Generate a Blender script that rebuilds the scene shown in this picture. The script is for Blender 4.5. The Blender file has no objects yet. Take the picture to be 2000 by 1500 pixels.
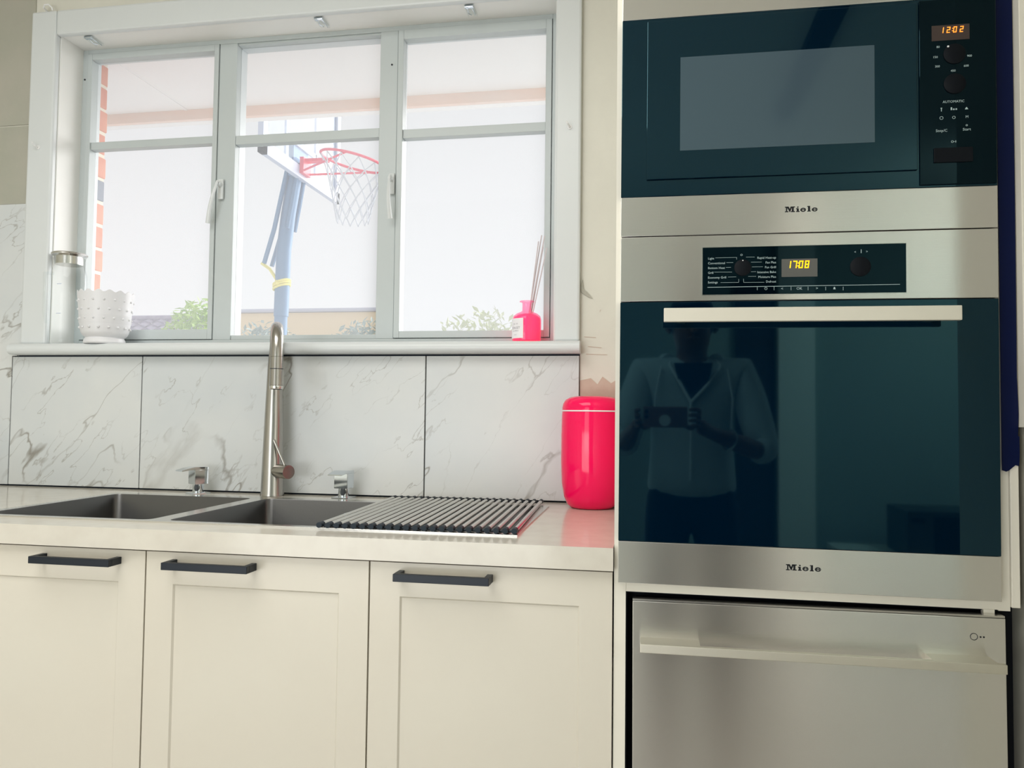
import bpy, bmesh, math, random
from mathutils import Vector, Matrix, Euler
random.seed(7)
PI = math.pi
C = bpy.context.scene.collection
sc = bpy.context.scene

# ---------------------------------------------------------------- camera
cd = bpy.data.cameras.new('camera'); cam = bpy.data.objects.new('camera', cd); C.objects.link(cam)
yaw, pitch, roll, FPX = 0.17281, 0.04037, 0.01151, 1506.33
fw = Vector((-math.sin(yaw)*math.cos(pitch), math.cos(yaw)*math.cos(pitch), math.sin(pitch)))
rt = Vector((math.cos(yaw), math.sin(yaw), 0)); up = rt.cross(fw)
r2 = rt*math.cos(roll)+up*math.sin(roll); u2 = -rt*math.sin(roll)+up*math.cos(roll)
M = Matrix((r2, u2, -fw)).transposed().to_4x4(); M.translation = (0, 0, 1.13)
cam.matrix_world = M
cd.sensor_fit = 'HORIZONTAL'; cd.sensor_width = 36; cd.lens = 36*FPX/2000
cd.clip_start = 0.02; cd.clip_end = 200
sc.camera = cam
# ---------------------------------------------------------------- colour management, world, lights
vs = sc.view_settings
vs.view_transform = 'Standard'; vs.look = 'None'; vs.gamma = 1; vs.use_curve_mapping = False
vs.exposure = 0.0
w = bpy.data.worlds.new('world'); sc.world = w; w.use_nodes = True
bg = w.node_tree.nodes['Background']; bg.inputs[0].default_value = (0.98, 0.99, 1.0, 1); bg.inputs[1].default_value = 0.755

def light(name, kind, loc, target, energy, size=None, size_y=None, color=(1, 1, 1), angle=None):
    ld = bpy.data.lights.new(name, kind); o = bpy.data.objects.new(name, ld); C.objects.link(o)
    o.location = loc; d = Vector(target)-Vector(loc); o.rotation_euler = d.to_track_quat('-Z', 'Y').to_euler()
    ld.energy = energy; ld.color = color
    if kind == 'AREA':
        ld.shape = 'RECTANGLE'; ld.size = size; ld.size_y = size_y or size
    if angle: ld.angle = angle
    return o
light('sun', 'SUN', (4.6, 8.6, 4.9), (-.98, 2, 1.6), 4.6, color=(1, .99, .98), angle=1.0)   # sun behind thin bright cloud
light('back_window_fill', 'AREA', (-1.55, -2.93, 1.5), (-1.55, 2, 1.3), 16, 1.5, 1.5, color=(.97, .99, 1))  # fill lamp added at the unseen back window
light('overhead_fill', 'AREA', (-.9, 0.3, 2.47), (-.9, 0.4, 0), 26, 1.3, 1.3, color=(1, .99, .97))  # overhead fill lamp, added to light the room from above
light('side_fill', 'AREA', (2.72, -0.6, 1.4), (0, 0.6, 1.2), 12, 1.6, 1.8, color=(.97, .99, 1))  # fill lamp added at the side; the wall there is closed
light('low_fill', 'AREA', (-1.5, -1.9, .62), (-.6, 1.4, .65), 29, 1.9, 1.0, color=(.98, .99, 1))  # fill lamp added low down to lift the cabinets
light('rear_wall_fill', 'AREA', (2.2, -1.6, 2.3), (1.0, -3, 1.0), 52, 1.0, .8, color=(1, .99, .97))  # fill lamp added to brighten the back wall and casing

# ---------------------------------------------------------------- materials
def lin(c):
    return tuple(((v/255)/12.92 if v/255 <= .04045 else ((v/255+.055)/1.055)**2.4) for v in c)+(1,)
def mat(name, rgb, rough=.5, metal=0, spec=.5, coat=0, emis=None, estr=1, trans=0, ior=1.45, noise=None, bump=None, aniso=0):
    m = bpy.data.materials.new(name); m.use_nodes = True; nt = m.node_tree; b = nt.nodes['Principled BSDF']
    b.inputs['Base Color'].default_value = lin(rgb); b.inputs['Roughness'].default_value = rough
    b.inputs['Metallic'].default_value = metal; b.inputs['Specular IOR Level'].default_value = spec
    b.inputs['Coat Weight'].default_value = coat; b.inputs['Coat Roughness'].default_value = .05
    b.inputs['IOR'].default_value = ior; b.inputs['Transmission Weight'].default_value = trans
    if emis: b.inputs['Emission Color'].default_value = lin(emis); b.inputs['Emission Strength'].default_value = estr
    tc = None
    def coord():
        nonlocal tc
        if not tc: tc = nt.nodes.new('ShaderNodeTexCoord')
        return tc.outputs['Object']
    if noise:   # (scale xyz, rgb2, amount contrast lo, hi)
        s, rgb2, lo, hi = noise
        mp = nt.nodes.new('ShaderNodeMapping'); mp.inputs['Scale'].default_value = s if isinstance(s, tuple) else (s, s, s)
        nz = nt.nodes.new('ShaderNodeTexNoise'); nz.inputs['Detail'].default_value = 5; nz.inputs['Scale'].default_value = 1
        cr = nt.nodes.new('ShaderNodeValToRGB'); cr.color_ramp.elements[0].position = lo; cr.color_ramp.elements[1].position = hi
        cr.color_ramp.elements[0].color = lin(rgb); cr.color_ramp.elements[1].color = lin(rgb2)
        nt.links.new(coord(), mp.inputs[0]); nt.links.new(mp.outputs[0], nz.inputs['Vector'])
        nt.links.new(nz.outputs['Fac'], cr.inputs[0]); nt.links.new(cr.outputs[0], b.inputs['Base Color'])
    if bump:    # (scale, strength)
        s, st = bump
        mp = nt.nodes.new('ShaderNodeMapping'); mp.inputs['Scale'].default_value = s if isinstance(s, tuple) else (s, s, s)
        nz = nt.nodes.new('ShaderNodeTexNoise'); nz.inputs['Detail'].default_value = 3; nz.inputs['Scale'].default_value = 1
        bp = nt.nodes.new('ShaderNodeBump'); bp.inputs['Strength'].default_value = st; bp.inputs['Distance'].default_value = .002
        nt.links.new(coord(), mp.inputs[0]); nt.links.new(mp.outputs[0], nz.inputs['Vector'])
        nt.links.new(nz.outputs['Fac'], bp.inputs['Height']); nt.links.new(bp.outputs[0], b.inputs['Normal'])
    if aniso:
        b.inputs['Anisotropic'].default_value = aniso
        tg = nt.nodes.new('ShaderNodeTangent'); tg.direction_type = 'RADIAL'; tg.axis = 'Z'; b.inputs['Anisotropic Rotation'].default_value = .25
        nt.links.new(tg.outputs[0], b.inputs['Tangent'])
    m.diffuse_color = lin(rgb)
    return m
M_ = {}
M_['plaster'] = mat('painted plaster', (222, 220, 208), .75, noise=(3.5, (212, 210, 198), .35, .75), bump=(60, .3))
M_['plaster_grey'] = mat('stripped plaster', (170, 170, 156), .8, noise=(5, (180, 176, 164), .3, .7), bump=(45, .4))  # grey also carries the shadow on the wall left of the window
M_['patch'] = mat('bare plaster patch', (196, 172, 156), .85, noise=(40, (204, 184, 168), .3, .7))
M_['white_paint'] = mat('white gloss paint', (216, 220, 220), .3, spec=.5, bump=(40, .08))
M_['frame_paint'] = mat('backlit window paint', (192, 199, 199), .35)  # white paint greyed: backlit shade is put into the colour
M_['reveal'] = mat('white satin paint reveal', (236, 236, 232), .4)
M_['ceiling'] = mat('ceiling paint', (225, 222, 212), .8)
M_['door'] = mat('cream gloss cabinet paint', (219, 214, 200), .22, spec=.5, noise=(2.2, (216, 209, 194), .3, .7))
M_['counter'] = mat('engineered stone cream', (216, 211, 198), .14, spec=.5, noise=(25, (211, 205, 192), .4, .7))
M_['carcass'] = mat('white melamine', (232, 228, 214), .35)
M_['steel'] = mat('brushed stainless steel', (236, 235, 232), .24, 1, aniso=.95, bump=((6, 6, 900), .03))
M_['steel_sink'] = mat('satin sink steel', (108, 108, 108), .34, 1, bump=(300, .05))
M_['steel_rim'] = mat('polished sink rim', (215, 213, 208), .2, 1)
M_['steel_tap'] = mat('brushed nickel tap', (176, 173, 167), .24, 1)
M_['chrome'] = mat('chrome', (215, 222, 228), .06, 1)
M_['alu'] = mat('satin aluminium handle', (222, 218, 204), .42, 1)
M_['alu_paint'] = mat('pale anodised handle', (224, 219, 204), .45, .35)
M_['knob'] = mat('black knob', (6, 11, 18), .6, spec=.2)
M_['black'] = mat('black anodised metal', (22, 30, 40), .4, .2)
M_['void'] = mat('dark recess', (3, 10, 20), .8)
M_['dark_gap'] = mat('dark backing', (20, 32, 48), .8)
M_['rubber'] = mat('dark silicone', (18, 34, 46), .55)
M_['print'] = mat('pale print', (170, 190, 190), .6)
M_['logo'] = mat('black enamel logo', (12, 16, 22), .4)
M_['amber'] = mat('amber led digits', (255, 150, 60), .5, emis=(255, 150, 50), estr=1.3)
M_['yellow_led'] = mat('yellow led digits', (255, 200, 10), .5, emis=(255, 190, 0), estr=1.5)
M_['display'] = mat('display window', (66, 54, 50), .3)
M_['display2'] = mat('oven display window', (92, 92, 88), .3)
M_['red'] = mat('glossy red enamel', (255, 14, 92), .1, spec=.4)
M_['white'] = mat('glossy white', (238, 238, 238), .35)
M_['ceramic'] = mat('white ceramic', (226, 226, 228), .35)
M_['brick'] = mat('orange brick', (204, 122, 92), .85, noise=(14, (212, 142, 112), .3, .7), bump=(90, .5))
M_['brick_grey'] = mat('blue grey brick', (120, 128, 140), .85, bump=(90, .5))
M_['mortar'] = mat('mortar', (226, 216, 196), .9)
M_['soffit'] = mat('soffit paint', (238, 238, 238), .8)
M_['fascia'] = mat('fascia timber', (236, 206, 190), .7, noise=((3, 20, 20), (232, 214, 204), .3, .7))
M_['ground'] = mat('pale paving', (222, 224, 226), .9, noise=(2, (210, 212, 214), .3, .7))
M_['pole'] = mat('glare paled blue coat', (96, 132, 166), .5, .1)  # blue made paler: window glare is put into the colour
M_['hoop_red'] = mat('red rim paint', (238, 92, 112), .4)
M_['board_frame'] = mat('pale board frame', (200, 208, 226), .5)
M_['net'] = mat('white net cord', (206, 210, 216), .8)
M_['rope'] = mat('yellow rope', (236, 226, 130), .8)
M_['shed'] = mat('tan shed cladding', (232, 208, 168), .7)
M_['shed_roof'] = mat('lavender grey capping', (190, 190, 204), .6)
M_['roof_tile'] = mat('grey concrete roof tile', (150, 146, 164), .8, noise=(6, (168, 164, 178), .3, .7))
M_['leaf'] = mat('light green leaves', (150, 190, 90), .6, noise=(4, (190, 214, 130), .3, .7))
M_['leaf_grey'] = mat('grey green leaves', (150, 168, 164), .7, noise=(4, (176, 186, 176), .3, .7))
M_['leaf_pale'] = mat('pale hedge leaves', (196, 204, 150), .7, noise=(4, (206, 208, 190), .3, .7))
M_['bark'] = mat('bark', (120, 104, 88), .9)
M_['film'] = mat('dark blue protective film', (0, 14, 56), .4, spec=.2)
M_['floor'] = mat('pale timber floor', (176, 170, 162), .4, noise=((2, 30, 2), (160, 154, 146), .3, .7))
M_['label'] = mat('paper label', (240, 238, 240), .6)
M_['label_print'] = mat('label print', (150, 146, 156), .7)
M_['reed'] = mat('rattan reeds', (214, 204, 206), .8)
M_['skin'] = mat('skin', (132, 90, 72), .5)
M_['hair'] = mat('black hair', (26, 22, 22), .6)
M_['hoodie'] = mat('grey fleece', (205, 212, 212), .9, bump=(200, .3))
M_['piping'] = mat('pale piping', (250, 250, 250), .7)
M_['trouser'] = mat('navy denim', (26, 32, 48), .85)
M_['tee'] = mat('dark t-shirt', (40, 34, 40), .85)
M_['phone'] = mat('phone body', (30, 32, 36), .2, .4)
M_['phone_pink'] = mat('rose phone back', (170, 132, 126), .25, .5)
M_['eye'] = mat('eye white', (235, 232, 228), .3)
M_['back_wall'] = mat('teal grey wall paint', (158, 174, 168), .8)
M_['strip_white'] = mat('white door casing', (238, 238, 228), .5)
M_['charcoal'] = mat('charcoal', (40, 44, 50), .5)

def glass_coated(name, base, tint, rough=.03, ior=1.75, mesh=None):
    m = mat(name, base, rough, ior=ior); b = m.node_tree.nodes['Principled BSDF']
    b.inputs['Specular Tint'].default_value = tint+(1,)
    b.inputs['IOR'].default_value = ior
    return m
M_['bglass'] = glass_coated('black oven glass', (0, 17, 34), (.42, .9, 1), ior=1.62)
M_['bpanel'] = glass_coated('black control glass', (1, 8, 16), (.4, .85, 1), ior=1.34)
M_['bmesh'] = glass_coated('screened microwave window', (66, 82, 92), (.7, 1, 1), .08, 1.55)

def front_fresnel(nt, ior):
    f = nt.nodes.new('ShaderNodeFresnel'); f.inputs[0].default_value = ior; g = nt.nodes.new('ShaderNodeNewGeometry')
    i = nt.nodes.new('ShaderNodeMath'); i.operation = 'SUBTRACT'; i.inputs[0].default_value = 1; nt.links.new(g.outputs['Backfacing'], i.inputs[1])
    m = nt.nodes.new('ShaderNodeMath'); m.operation = 'MULTIPLY'; nt.links.new(f.outputs[0], m.inputs[0]); nt.links.new(i.outputs[0], m.inputs[1]); return m
def window_glass(name, haze):
    m = bpy.data.materials.new(name); m.use_nodes = True; nt = m.node_tree; nt.nodes.clear()
    out = nt.nodes.new('ShaderNodeOutputMaterial'); t = nt.nodes.new('ShaderNodeBsdfTransparent')
    tr = nt.nodes.new('ShaderNodeBsdfTranslucent'); tr.inputs[0].default_value = (.95, .97, 1, 1)
    g = nt.nodes.new('ShaderNodeBsdfGlossy'); g.inputs['Roughness'].default_value = .02
    m1 = nt.nodes.new('ShaderNodeMixShader'); m1.inputs[0].default_value = haze
    nt.links.new(t.outputs[0], m1.inputs[1]); nt.links.new(tr.outputs[0], m1.inputs[2])
    m2 = nt.nodes.new('ShaderNodeMixShader'); fr = front_fresnel(nt, 1.09)
    nt.links.new(fr.outputs[0], m2.inputs[0]); nt.links.new(m1.outputs[0], m2.inputs[1]); nt.links.new(g.outputs[0], m2.inputs[2])
    nt.links.new(m2.outputs[0], out.inputs[0]); return m
M_['pane'] = window_glass('glare hazed window glass', .13)  # translucent mix stands in for glare washing out the view
def thin_glass(name, tint, gl=1.4):
    m = bpy.data.materials.new(name); m.use_nodes = True; nt = m.node_tree; nt.nodes.clear()
    out = nt.nodes.new('ShaderNodeOutputMaterial'); t = nt.nodes.new('ShaderNodeBsdfTransparent'); t.inputs[0].default_value = tint+(1,)
    g = nt.nodes.new('ShaderNodeBsdfGlossy'); g.inputs['Roughness'].default_value = .03
    m2 = nt.nodes.new('ShaderNodeMixShader'); fr = front_fresnel(nt, gl)
    nt.links.new(fr.outputs[0], m2.inputs[0]); nt.links.new(t.outputs[0], m2.inputs[1]); nt.links.new(g.outputs[0], m2.inputs[2])
    nt.links.new(m2.outputs[0], out.inputs[0]); return m
M_['jug_glass'] = thin_glass('clear jug glass', (.975, .985, .985), 1.3)
M_['acrylic'] = thin_glass('backboard acrylic', (.93, .96, .99), 1.2)
def tinted(name, rgb, k):
    m = thin_glass(name, lin(rgb)[:3], 1.4); nt = m.node_tree; t = [n for n in nt.nodes if n.type == 'BSDF_TRANSPARENT'][0]
    tr = nt.nodes.new('ShaderNodeBsdfTranslucent'); tr.inputs[0].default_value = lin(rgb); df = nt.nodes.new('ShaderNodeBsdfDiffuse'); df.inputs[0].default_value = lin(rgb)
    a = nt.nodes.new('ShaderNodeAddShader'); nt.links.new(tr.outputs[0], a.inputs[0]); nt.links.new(df.outputs[0], a.inputs[1])
    mx = nt.nodes.new('ShaderNodeMixShader'); mx.inputs[0].default_value = k; mix = [n for n in nt.nodes if n.type == 'MIX_SHADER' and n != mx][0]
    nt.links.new(t.outputs[0], mx.inputs[1]); nt.links.new(a.outputs[0], mx.inputs[2]); nt.links.new(mx.outputs[0], mix.inputs[1]); return m
M_['pink_glass'] = tinted('pink tinted glass', (255, 195, 218), .12)
M_['pink_liquid'] = tinted('magenta liquid', (255, 80, 172), .6)

def marble():
    m = mat('white veined marble tile', (206, 208, 203), .28); nt = m.node_tree; b = nt.nodes['Principled BSDF']; N = nt.nodes.new; L = nt.links.new
    tc = N('ShaderNodeTexCoord'); oi = N('ShaderNodeObjectInfo')
    add = N('ShaderNodeVectorMath'); add.operation = 'ADD'
    sclr = N('ShaderNodeVectorMath'); sclr.operation = 'SCALE'; sclr.inputs['Scale'].default_value = 7
    cmb = N('ShaderNodeCombineXYZ'); L(oi.outputs['Random'], cmb.inputs[0]); L(oi.outputs['Random'], cmb.inputs[2]); L(cmb.outputs[0], sclr.inputs[0])
    L(tc.outputs['Object'], add.inputs[0]); L(sclr.outputs[0], add.inputs[1])
    vr = N('ShaderNodeVectorRotate'); vr.rotation_type = 'Y_AXIS'; ra = N('ShaderNodeMapRange'); ra.inputs['To Min'].default_value = .55; ra.inputs['To Max'].default_value = 1.0
    sn = N('ShaderNodeMath'); sn.operation = 'PINGPONG'; sn.inputs[1].default_value = 1
    L(oi.outputs['Random'], ra.inputs[0]); L(ra.outputs[0], vr.inputs['Angle']); L(add.outputs[0], vr.inputs['Vector'])
    rot = N('ShaderNodeMapping'); rot.inputs['Scale'].default_value = (.75, 1, 2.1)
    L(vr.outputs[0], rot.inputs[0])
    def vein(scale, width, warp, seed):
        wn = N('ShaderNodeTexNoise'); wn.inputs['Scale'].default_value = scale*2.2; wn.inputs['Detail'].default_value = 4
        wa = N('ShaderNodeVectorMath'); wa.operation = 'MULTIPLY_ADD'; wa.inputs[1].default_value = (warp,)*3
        of = N('ShaderNodeVectorMath'); of.operation = 'ADD'; of.inputs[1].default_value = (seed, seed*1.7, seed*.6)
        L(rot.outputs[0], of.inputs[0]); L(of.outputs[0], wn.inputs['Vector'])
        L(wn.outputs['Color'], wa.inputs[0]); L(of.outputs[0], wa.inputs[2])
        n = N('ShaderNodeTexNoise'); n.inputs['Scale'].default_value = scale; n.inputs['Detail'].default_value = 2; L(wa.outputs[0], n.inputs['Vector'])
        s = N('ShaderNodeMath'); s.operation = 'SUBTRACT'; s.inputs[1].default_value = .5; L(n.outputs['Fac'], s.inputs[0])
        a = N('ShaderNodeMath'); a.operation = 'ABSOLUTE'; L(s.outputs[0], a.inputs[0])
        r = N('ShaderNodeMapRange'); r.inputs['From Min'].default_value = 0; r.inputs['From Max'].default_value = width
        r.inputs['To Min'].default_value = 1; r.inputs['To Max'].default_value = 0; L(a.outputs[0], r.inputs[0])
        mk = N('ShaderNodeTexNoise'); mk.inputs['Scale'].default_value = scale*1.3; L(of.outputs[0], mk.inputs['Vector'])
        mr = N('ShaderNodeMapRange'); mr.inputs['From Min'].default_value = .42; mr.inputs['From Max'].default_value = .62; L(mk.outputs['Fac'], mr.inputs[0])
        p = N('ShaderNodeMath'); p.operation = 'MULTIPLY'; L(r.outputs[0], p.inputs[0]); L(mr.outputs[0], p.inputs[1]); return p
    v1 = vein(1.7, .009, .42, 3.1); v2 = vein(4.2, .011, .28, 9.4); cloud = N('ShaderNodeTexNoise'); cloud.inputs['Scale'].default_value = 3; cloud.inputs['Detail'].default_value = 5
    L(add.outputs[0], cloud.inputs['Vector'])
    cr = N('ShaderNodeValToRGB'); cr.color_ramp.elements[0].position = .35; cr.color_ramp.elements[1].position = .7
    cr.color_ramp.elements[0].color = lin((214, 216, 214)); cr.color_ramp.elements[1].color = lin((202, 207, 209)); L(cloud.outputs['Fac'], cr.inputs[0])
    m1 = N('ShaderNodeMix'); m1.data_type = 'RGBA'; m1.inputs[7].default_value = lin((140, 136, 128))
    f1 = N('ShaderNodeMath'); f1.operation = 'MULTIPLY'; f1.inputs[1].default_value = .95; L(v1.outputs[0], f1.inputs[0]); L(f1.outputs[0], m1.inputs[0]); L(cr.outputs[0], m1.inputs[6])
    m2 = N('ShaderNodeMix'); m2.data_type = 'RGBA'; m2.inputs[7].default_value = lin((158, 156, 150))
    f2 = N('ShaderNodeMath'); f2.operation = 'MULTIPLY'; f2.inputs[1].default_value = .75; L(v2.outputs[0], f2.inputs[0]); L(f2.outputs[0], m2.inputs[0]); L(m1.outputs[2], m2.inputs[6])
    L(m2.outputs[2], b.inputs['Base Color']); return m
M_['marble'] = marble()

# ---------------------------------------------------------------- mesh helpers
def box(bm, x0, x1, y0, y1, z0, z1, bev=0):
    vs_ = [bm.verts.new((x, y, z)) for x in (x0, x1) for y in (y0, y1) for z in (z0, z1)]
    fs = [(0, 1, 3, 2), (4, 6, 7, 5), (0, 4, 5, 1), (2, 3, 7, 6), (0, 2, 6, 4), (1, 5, 7, 3)]
    F = [bm.faces.new([vs_[i] for i in f]) for f in fs]
    if bev:
        E_ = list({e for f in F for e in f.edges})
        bmesh.ops.bevel(bm, geom=E_, offset=bev, segments=2, profile=.5, affect='EDGES')
def frame_of(d):
    d = d.normalized(); a = Vector((0, 0, 1)) if abs(d.z) < .9 else Vector((1, 0, 0))
    u = d.cross(a).normalized(); return u, d.cross(u).normalized()
def tube(bm, pts, r, n=12, cap=True, closed=False):
    pts = [Vector(p) for p in pts]; rr = r if isinstance(r, (list, tuple)) else [r]*len(pts); rings = []
    u = None
    for i, p in enumerate(pts):
        if closed: d = pts[(i+1) % len(pts)]-pts[i-1]
        else: d = pts[min(i+1, len(pts)-1)]-pts[max(i-1, 0)]
        if u is None: u, v = frame_of(d)
        else:
            dn = d.normalized(); u = (u-dn*u.dot(dn)).normalized(); v = dn.cross(u)
        rings.append([bm.verts.new(p+(u*math.cos(2*PI*k/n)+v*math.sin(2*PI*k/n))*rr[i]) for k in range(n)])
    m = len(rings)
    for i in range(m if closed else m-1):
        a, b = rings[i], rings[(i+1) % m]
        for k in range(n):
            try: bm.faces.new((a[k], a[(k+1) % n], b[(k+1) % n], b[k]))
            except ValueError: pass
    if cap and not closed: bm.faces.new(rings[0][::-1]); bm.faces.new(rings[-1])
def lathe(bm, prof, c, n=48, cap0=True, cap1=True, fn=None):
    rings = []
    for r, z in prof:
        rings.append([bm.verts.new((c[0]+r*math.cos(2*PI*k/n), c[1]+r*math.sin(2*PI*k/n), c[2]+z+(fn(r, z, 2*PI*k/n) if fn else 0))) for k in range(n)])
    for a, b in zip(rings, rings[1:]):
        for k in range(n): bm.faces.new((a[k], a[(k+1) % n], b[(k+1) % n], b[k]))
    if cap0: bm.faces.new(rings[0][::-1])
    if cap1: bm.faces.new(rings[-1])
def prism(bm, pts, y0, y1):    # polygon in XZ extruded in Y
    a = [bm.verts.new((x, y0, z)) for x, z in pts]; b = [bm.verts.new((x, y1, z)) for x, z in pts]; n = len(pts)
    bm.faces.new(a); bm.faces.new(b[::-1])
    for i in range(n): bm.faces.new((a[i], b[i], b[(i+1) % n], a[(i+1) % n]))
def rrect(x0, x1, y0, y1, r, n=5):
    P = []
    for cx, cy, a0 in ((x1-r, y1-r, 0), (x0+r, y1-r, 90), (x0+r, y0+r, 180), (x1-r, y0+r, 270)):
        for k in range(n+1):
            a = math.radians(a0+90*k/n); P.append((cx+r*math.cos(a), cy+r*math.sin(a)))
    return P
def obj(name, bm, m, parent=None, smooth=False, bevel=0, autos=True):
    off = parent_origin(parent)
    bmesh.ops.recalc_face_normals(bm, faces=bm.faces)
    if off.length: bmesh.ops.translate(bm, verts=bm.verts, vec=-off)
    me = bpy.data.meshes.new(name); bm.to_mesh(me); bm.free(); me.materials.append(M_[m] if isinstance(m, str) else m)
    o = bpy.data.objects.new(name, me); C.objects.link(o)
    if parent: o.parent = parent
    if smooth:
        me.shade_smooth()
        if autos: me.set_sharp_from_angle(angle=math.radians(38))
    return o
def parent_origin(p):
    v = Vector((0, 0, 0))
    while p: v += p.location; p = p.parent
    return v
def bx(name, b, m, parent=None, bev=0):
    bm = bmesh.new(); box(bm, *b, bev=bev); return obj(name, bm, m, parent)
def thing(name, label, cat, loc=(0, 0, 0), group=None, kind=None, roty=0, rotz=0):
    o = bpy.data.objects.new(name, None); C.objects.link(o); o.location = loc; o.empty_display_size = .05
    o.rotation_euler = (0, roty, rotz)
    return tag(o, label, cat, group, kind)
def tag(o, label=None, cat=None, group=None, kind=None):
    if label: o['label'] = label
    if cat: o['category'] = cat
    if group: o['group'] = group
    if kind: o['kind'] = kind
    return o
def struct(o, label=None):
    o['kind'] = 'structure'
    if label: o['label'] = label
    return o
def text(name, s, size, x, z, y, m, parent, align='LEFT', ext=.0002, sx=1):
    cu = bpy.data.curves.new(name, 'FONT'); cu.body = s; cu.size = size; cu.extrude = ext; cu.align_x = align; cu.resolution_u = 2
    t = bpy.data.objects.new('t', cu); C.objects.link(t)
    dg = bpy.context.evaluated_depsgraph_get(); me = bpy.data.meshes.new_from_object(t.evaluated_get(dg))
    bpy.data.objects.remove(t); bpy.data.curves.remove(cu)
    me.transform(Matrix.Translation(Vector((x, y, z))-parent_origin(parent)) @ Matrix.Rotation(PI/2, 4, 'X') @ Matrix.Diagonal((sx, 1, 1, 1)))
    me.name = name; me.materials.clear(); me.materials.append(M_[m])
    o = bpy.data.objects.new(name, me); C.objects.link(o); o.parent = parent; return o

# ================================================================= STRUCTURE
YW = 2.0
# front wall with window opening
wf = thing('wall_front', None, None); struct(wf, 'cream plaster kitchen wall around the white framed window')
bm = bmesh.new()
box(bm, -2.7, -1.73, YW, 2.15, 0, 2.5); box(bm, -.24, .72, YW, 2.15, 0, 2.5)
box(bm, -1.73, -.24, YW, 2.15, 0, 1.29); box(bm, -1.73, -.24, YW, 2.15, 2.248, 2.5)
obj('plaster', bm, 'plaster', wf)
bm = bmesh.new()   # stripped zone left of the window; its shadow is put into the grey
box(bm, -2.69, -1.82, YW-.003, YW, 1.985, 2.5); obj('shaded_stripped_plaster', bm, 'plaster_grey', wf)
bm = bmesh.new(); box(bm, -2.69, -1.82, YW-.003, YW, 1.745, 1.981); obj('shaded_stripped_plaster', bm, 'plaster_grey', wf)
pts = [(-.17, .91), (-.05, .91), (-.05, 1.212), (-.075, 1.225), (-.09, 1.215), (-.112, 1.232), (-.125, 1.212), (-.142, 1.228), (-.17, 1.222)]
bm = bmesh.new(); prism(bm, pts, YW-.002, YW); obj('plaster_patch', bm, 'patch', wf)
bm = bmesh.new()   # torn lining next to the architrave
prism(bm, [(-.171, 1.47), (-.165, 1.485), (-.162, 1.46), (-.15, 1.448), (-.139, 1.435), (-.152, 1.44), (-.168, 1.452)], YW-.004, YW-.001); obj('torn_lining', bm, 'plaster_grey', wf)
bm = bmesh.new()
for a, b, c_, d in ((-.16, 1.335, -.13, 1.333), (-.15, 1.31, -.115, 1.306), (-.155, 1.29, -.1, 1.288), (-.12, 1.40, -.118, 1.405)):
    prism(bm, [(a, b), (c_, d), (c_, d+.0012), (a, b+.0012)], YW-.0012, YW-.0002)
obj('scuff_marks', bm, 'patch', wf)
struct(bx('wall_left', (-2.82, -2.7, -3.0, 2.15, 0, 2.5), 'plaster'), 'cream wall at the left end of the room')
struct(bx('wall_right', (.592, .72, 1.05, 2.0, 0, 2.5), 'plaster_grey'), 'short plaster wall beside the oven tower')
struct(bx('wall_right', (2.8, 2.92, -3.0, 2.15, 0, 2.5), 'plaster'), 'far side wall behind the camera')
struct(bx('wall_front', (.72, 2.8, 2.0, 2.15, 0, 2.5), 'plaster'), 'front wall past the oven tower nib')
bb = thing('wall_back', None, None); struct(bb, 'teal grey wall behind the camera')
bm = bmesh.new(); box(bm, -2.7, -2.35, -3.12, -3, 0, 2.5); box(bm, -.75, 2.8, -3.12, -3, 0, 2.5); box(bm, -2.35, -.75, -3.12, -3, 0, .7); box(bm, -2.35, -.75, -3.12, -3, 2.3, 2.5)
obj('plaster', bm, 'back_wall', bb)
bm = bmesh.new(); box(bm, -2.82, 2.92, -3.12, 2.15, -.1, 0); struct(obj('floor', bm, 'floor'), 'pale timber kitchen floor')
bm = bmesh.new(); box(bm, -2.82, 2.92, -3.12, 2.15, 2.5, 2.6); struct(obj('ceiling', bm, 'ceiling'), 'white plasterboard ceiling')
# back room features seen only in the reflections
bd = thing('door_1', None, None, (1.05, -2.98, 0)); struct(bd, 'dark doorway with white casing behind the camera')
bx('casing', (.90, 1.14, -3.0, -2.9, 0, 2.5), 'strip_white', bd)
bx('door_leaf', (.62, .88, -3.0, -2.96, 0, 2.1), 'charcoal', bd)
w2 = thing('window_2', None, None, (-1.55, -3, .7)); struct(w2, 'back window behind the camera')
bm = bmesh.new()
for b_ in ((-2.35, -2.29, -3.1, -2.98, .7, 2.3), (-.81, -.75, -3.1, -2.98, .7, 2.3), (-2.29, -.81, -3.1, -2.98, .7, .76), (-2.29, -.81, -3.1, -2.98, 2.24, 2.3)): box(bm, *b_)
obj('window_frame', bm, 'white_paint', w2)
bt = bx('ceiling_batten', (.56, .64, -.92, .9, 2.46, 2.5), 'charcoal'); tag(bt, 'dark batten fixed to the ceiling behind the camera', 'batten')

# backsplash tiles
def tile(x0, x1, z0, z1):
    bm = bmesh.new(); box(bm, x0+.0016, x1-.0016, YW-.011, YW-.001, z0, z1, bev=.0008)
    return obj('tile', bm, 'marble', wf)
js = [-1.8479, -1.4216, -.997, -.5816, -.1705]
for a, b in zip(js, js[1:]): tile(a, b, .9105, 1.2855)
bm = bmesh.new(); prism(bm, [(-2.2724, .9105), (-1.8495, .9105), (-1.8495, 1.2885), (-1.8335, 1.2885), (-1.8335, 1.323), (-1.8175, 1.323), (-1.8175, 1.742), (-2.2724, 1.742)], YW-.011, YW-.001); obj('tile', bm, 'marble', wf)
tile(-2.69, -2.274, .9105, 1.742)
bx('grout_backing', (-2.69, -.171, YW-.002, YW+.001, .906, 1.29), 'dark_gap', wf)

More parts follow.
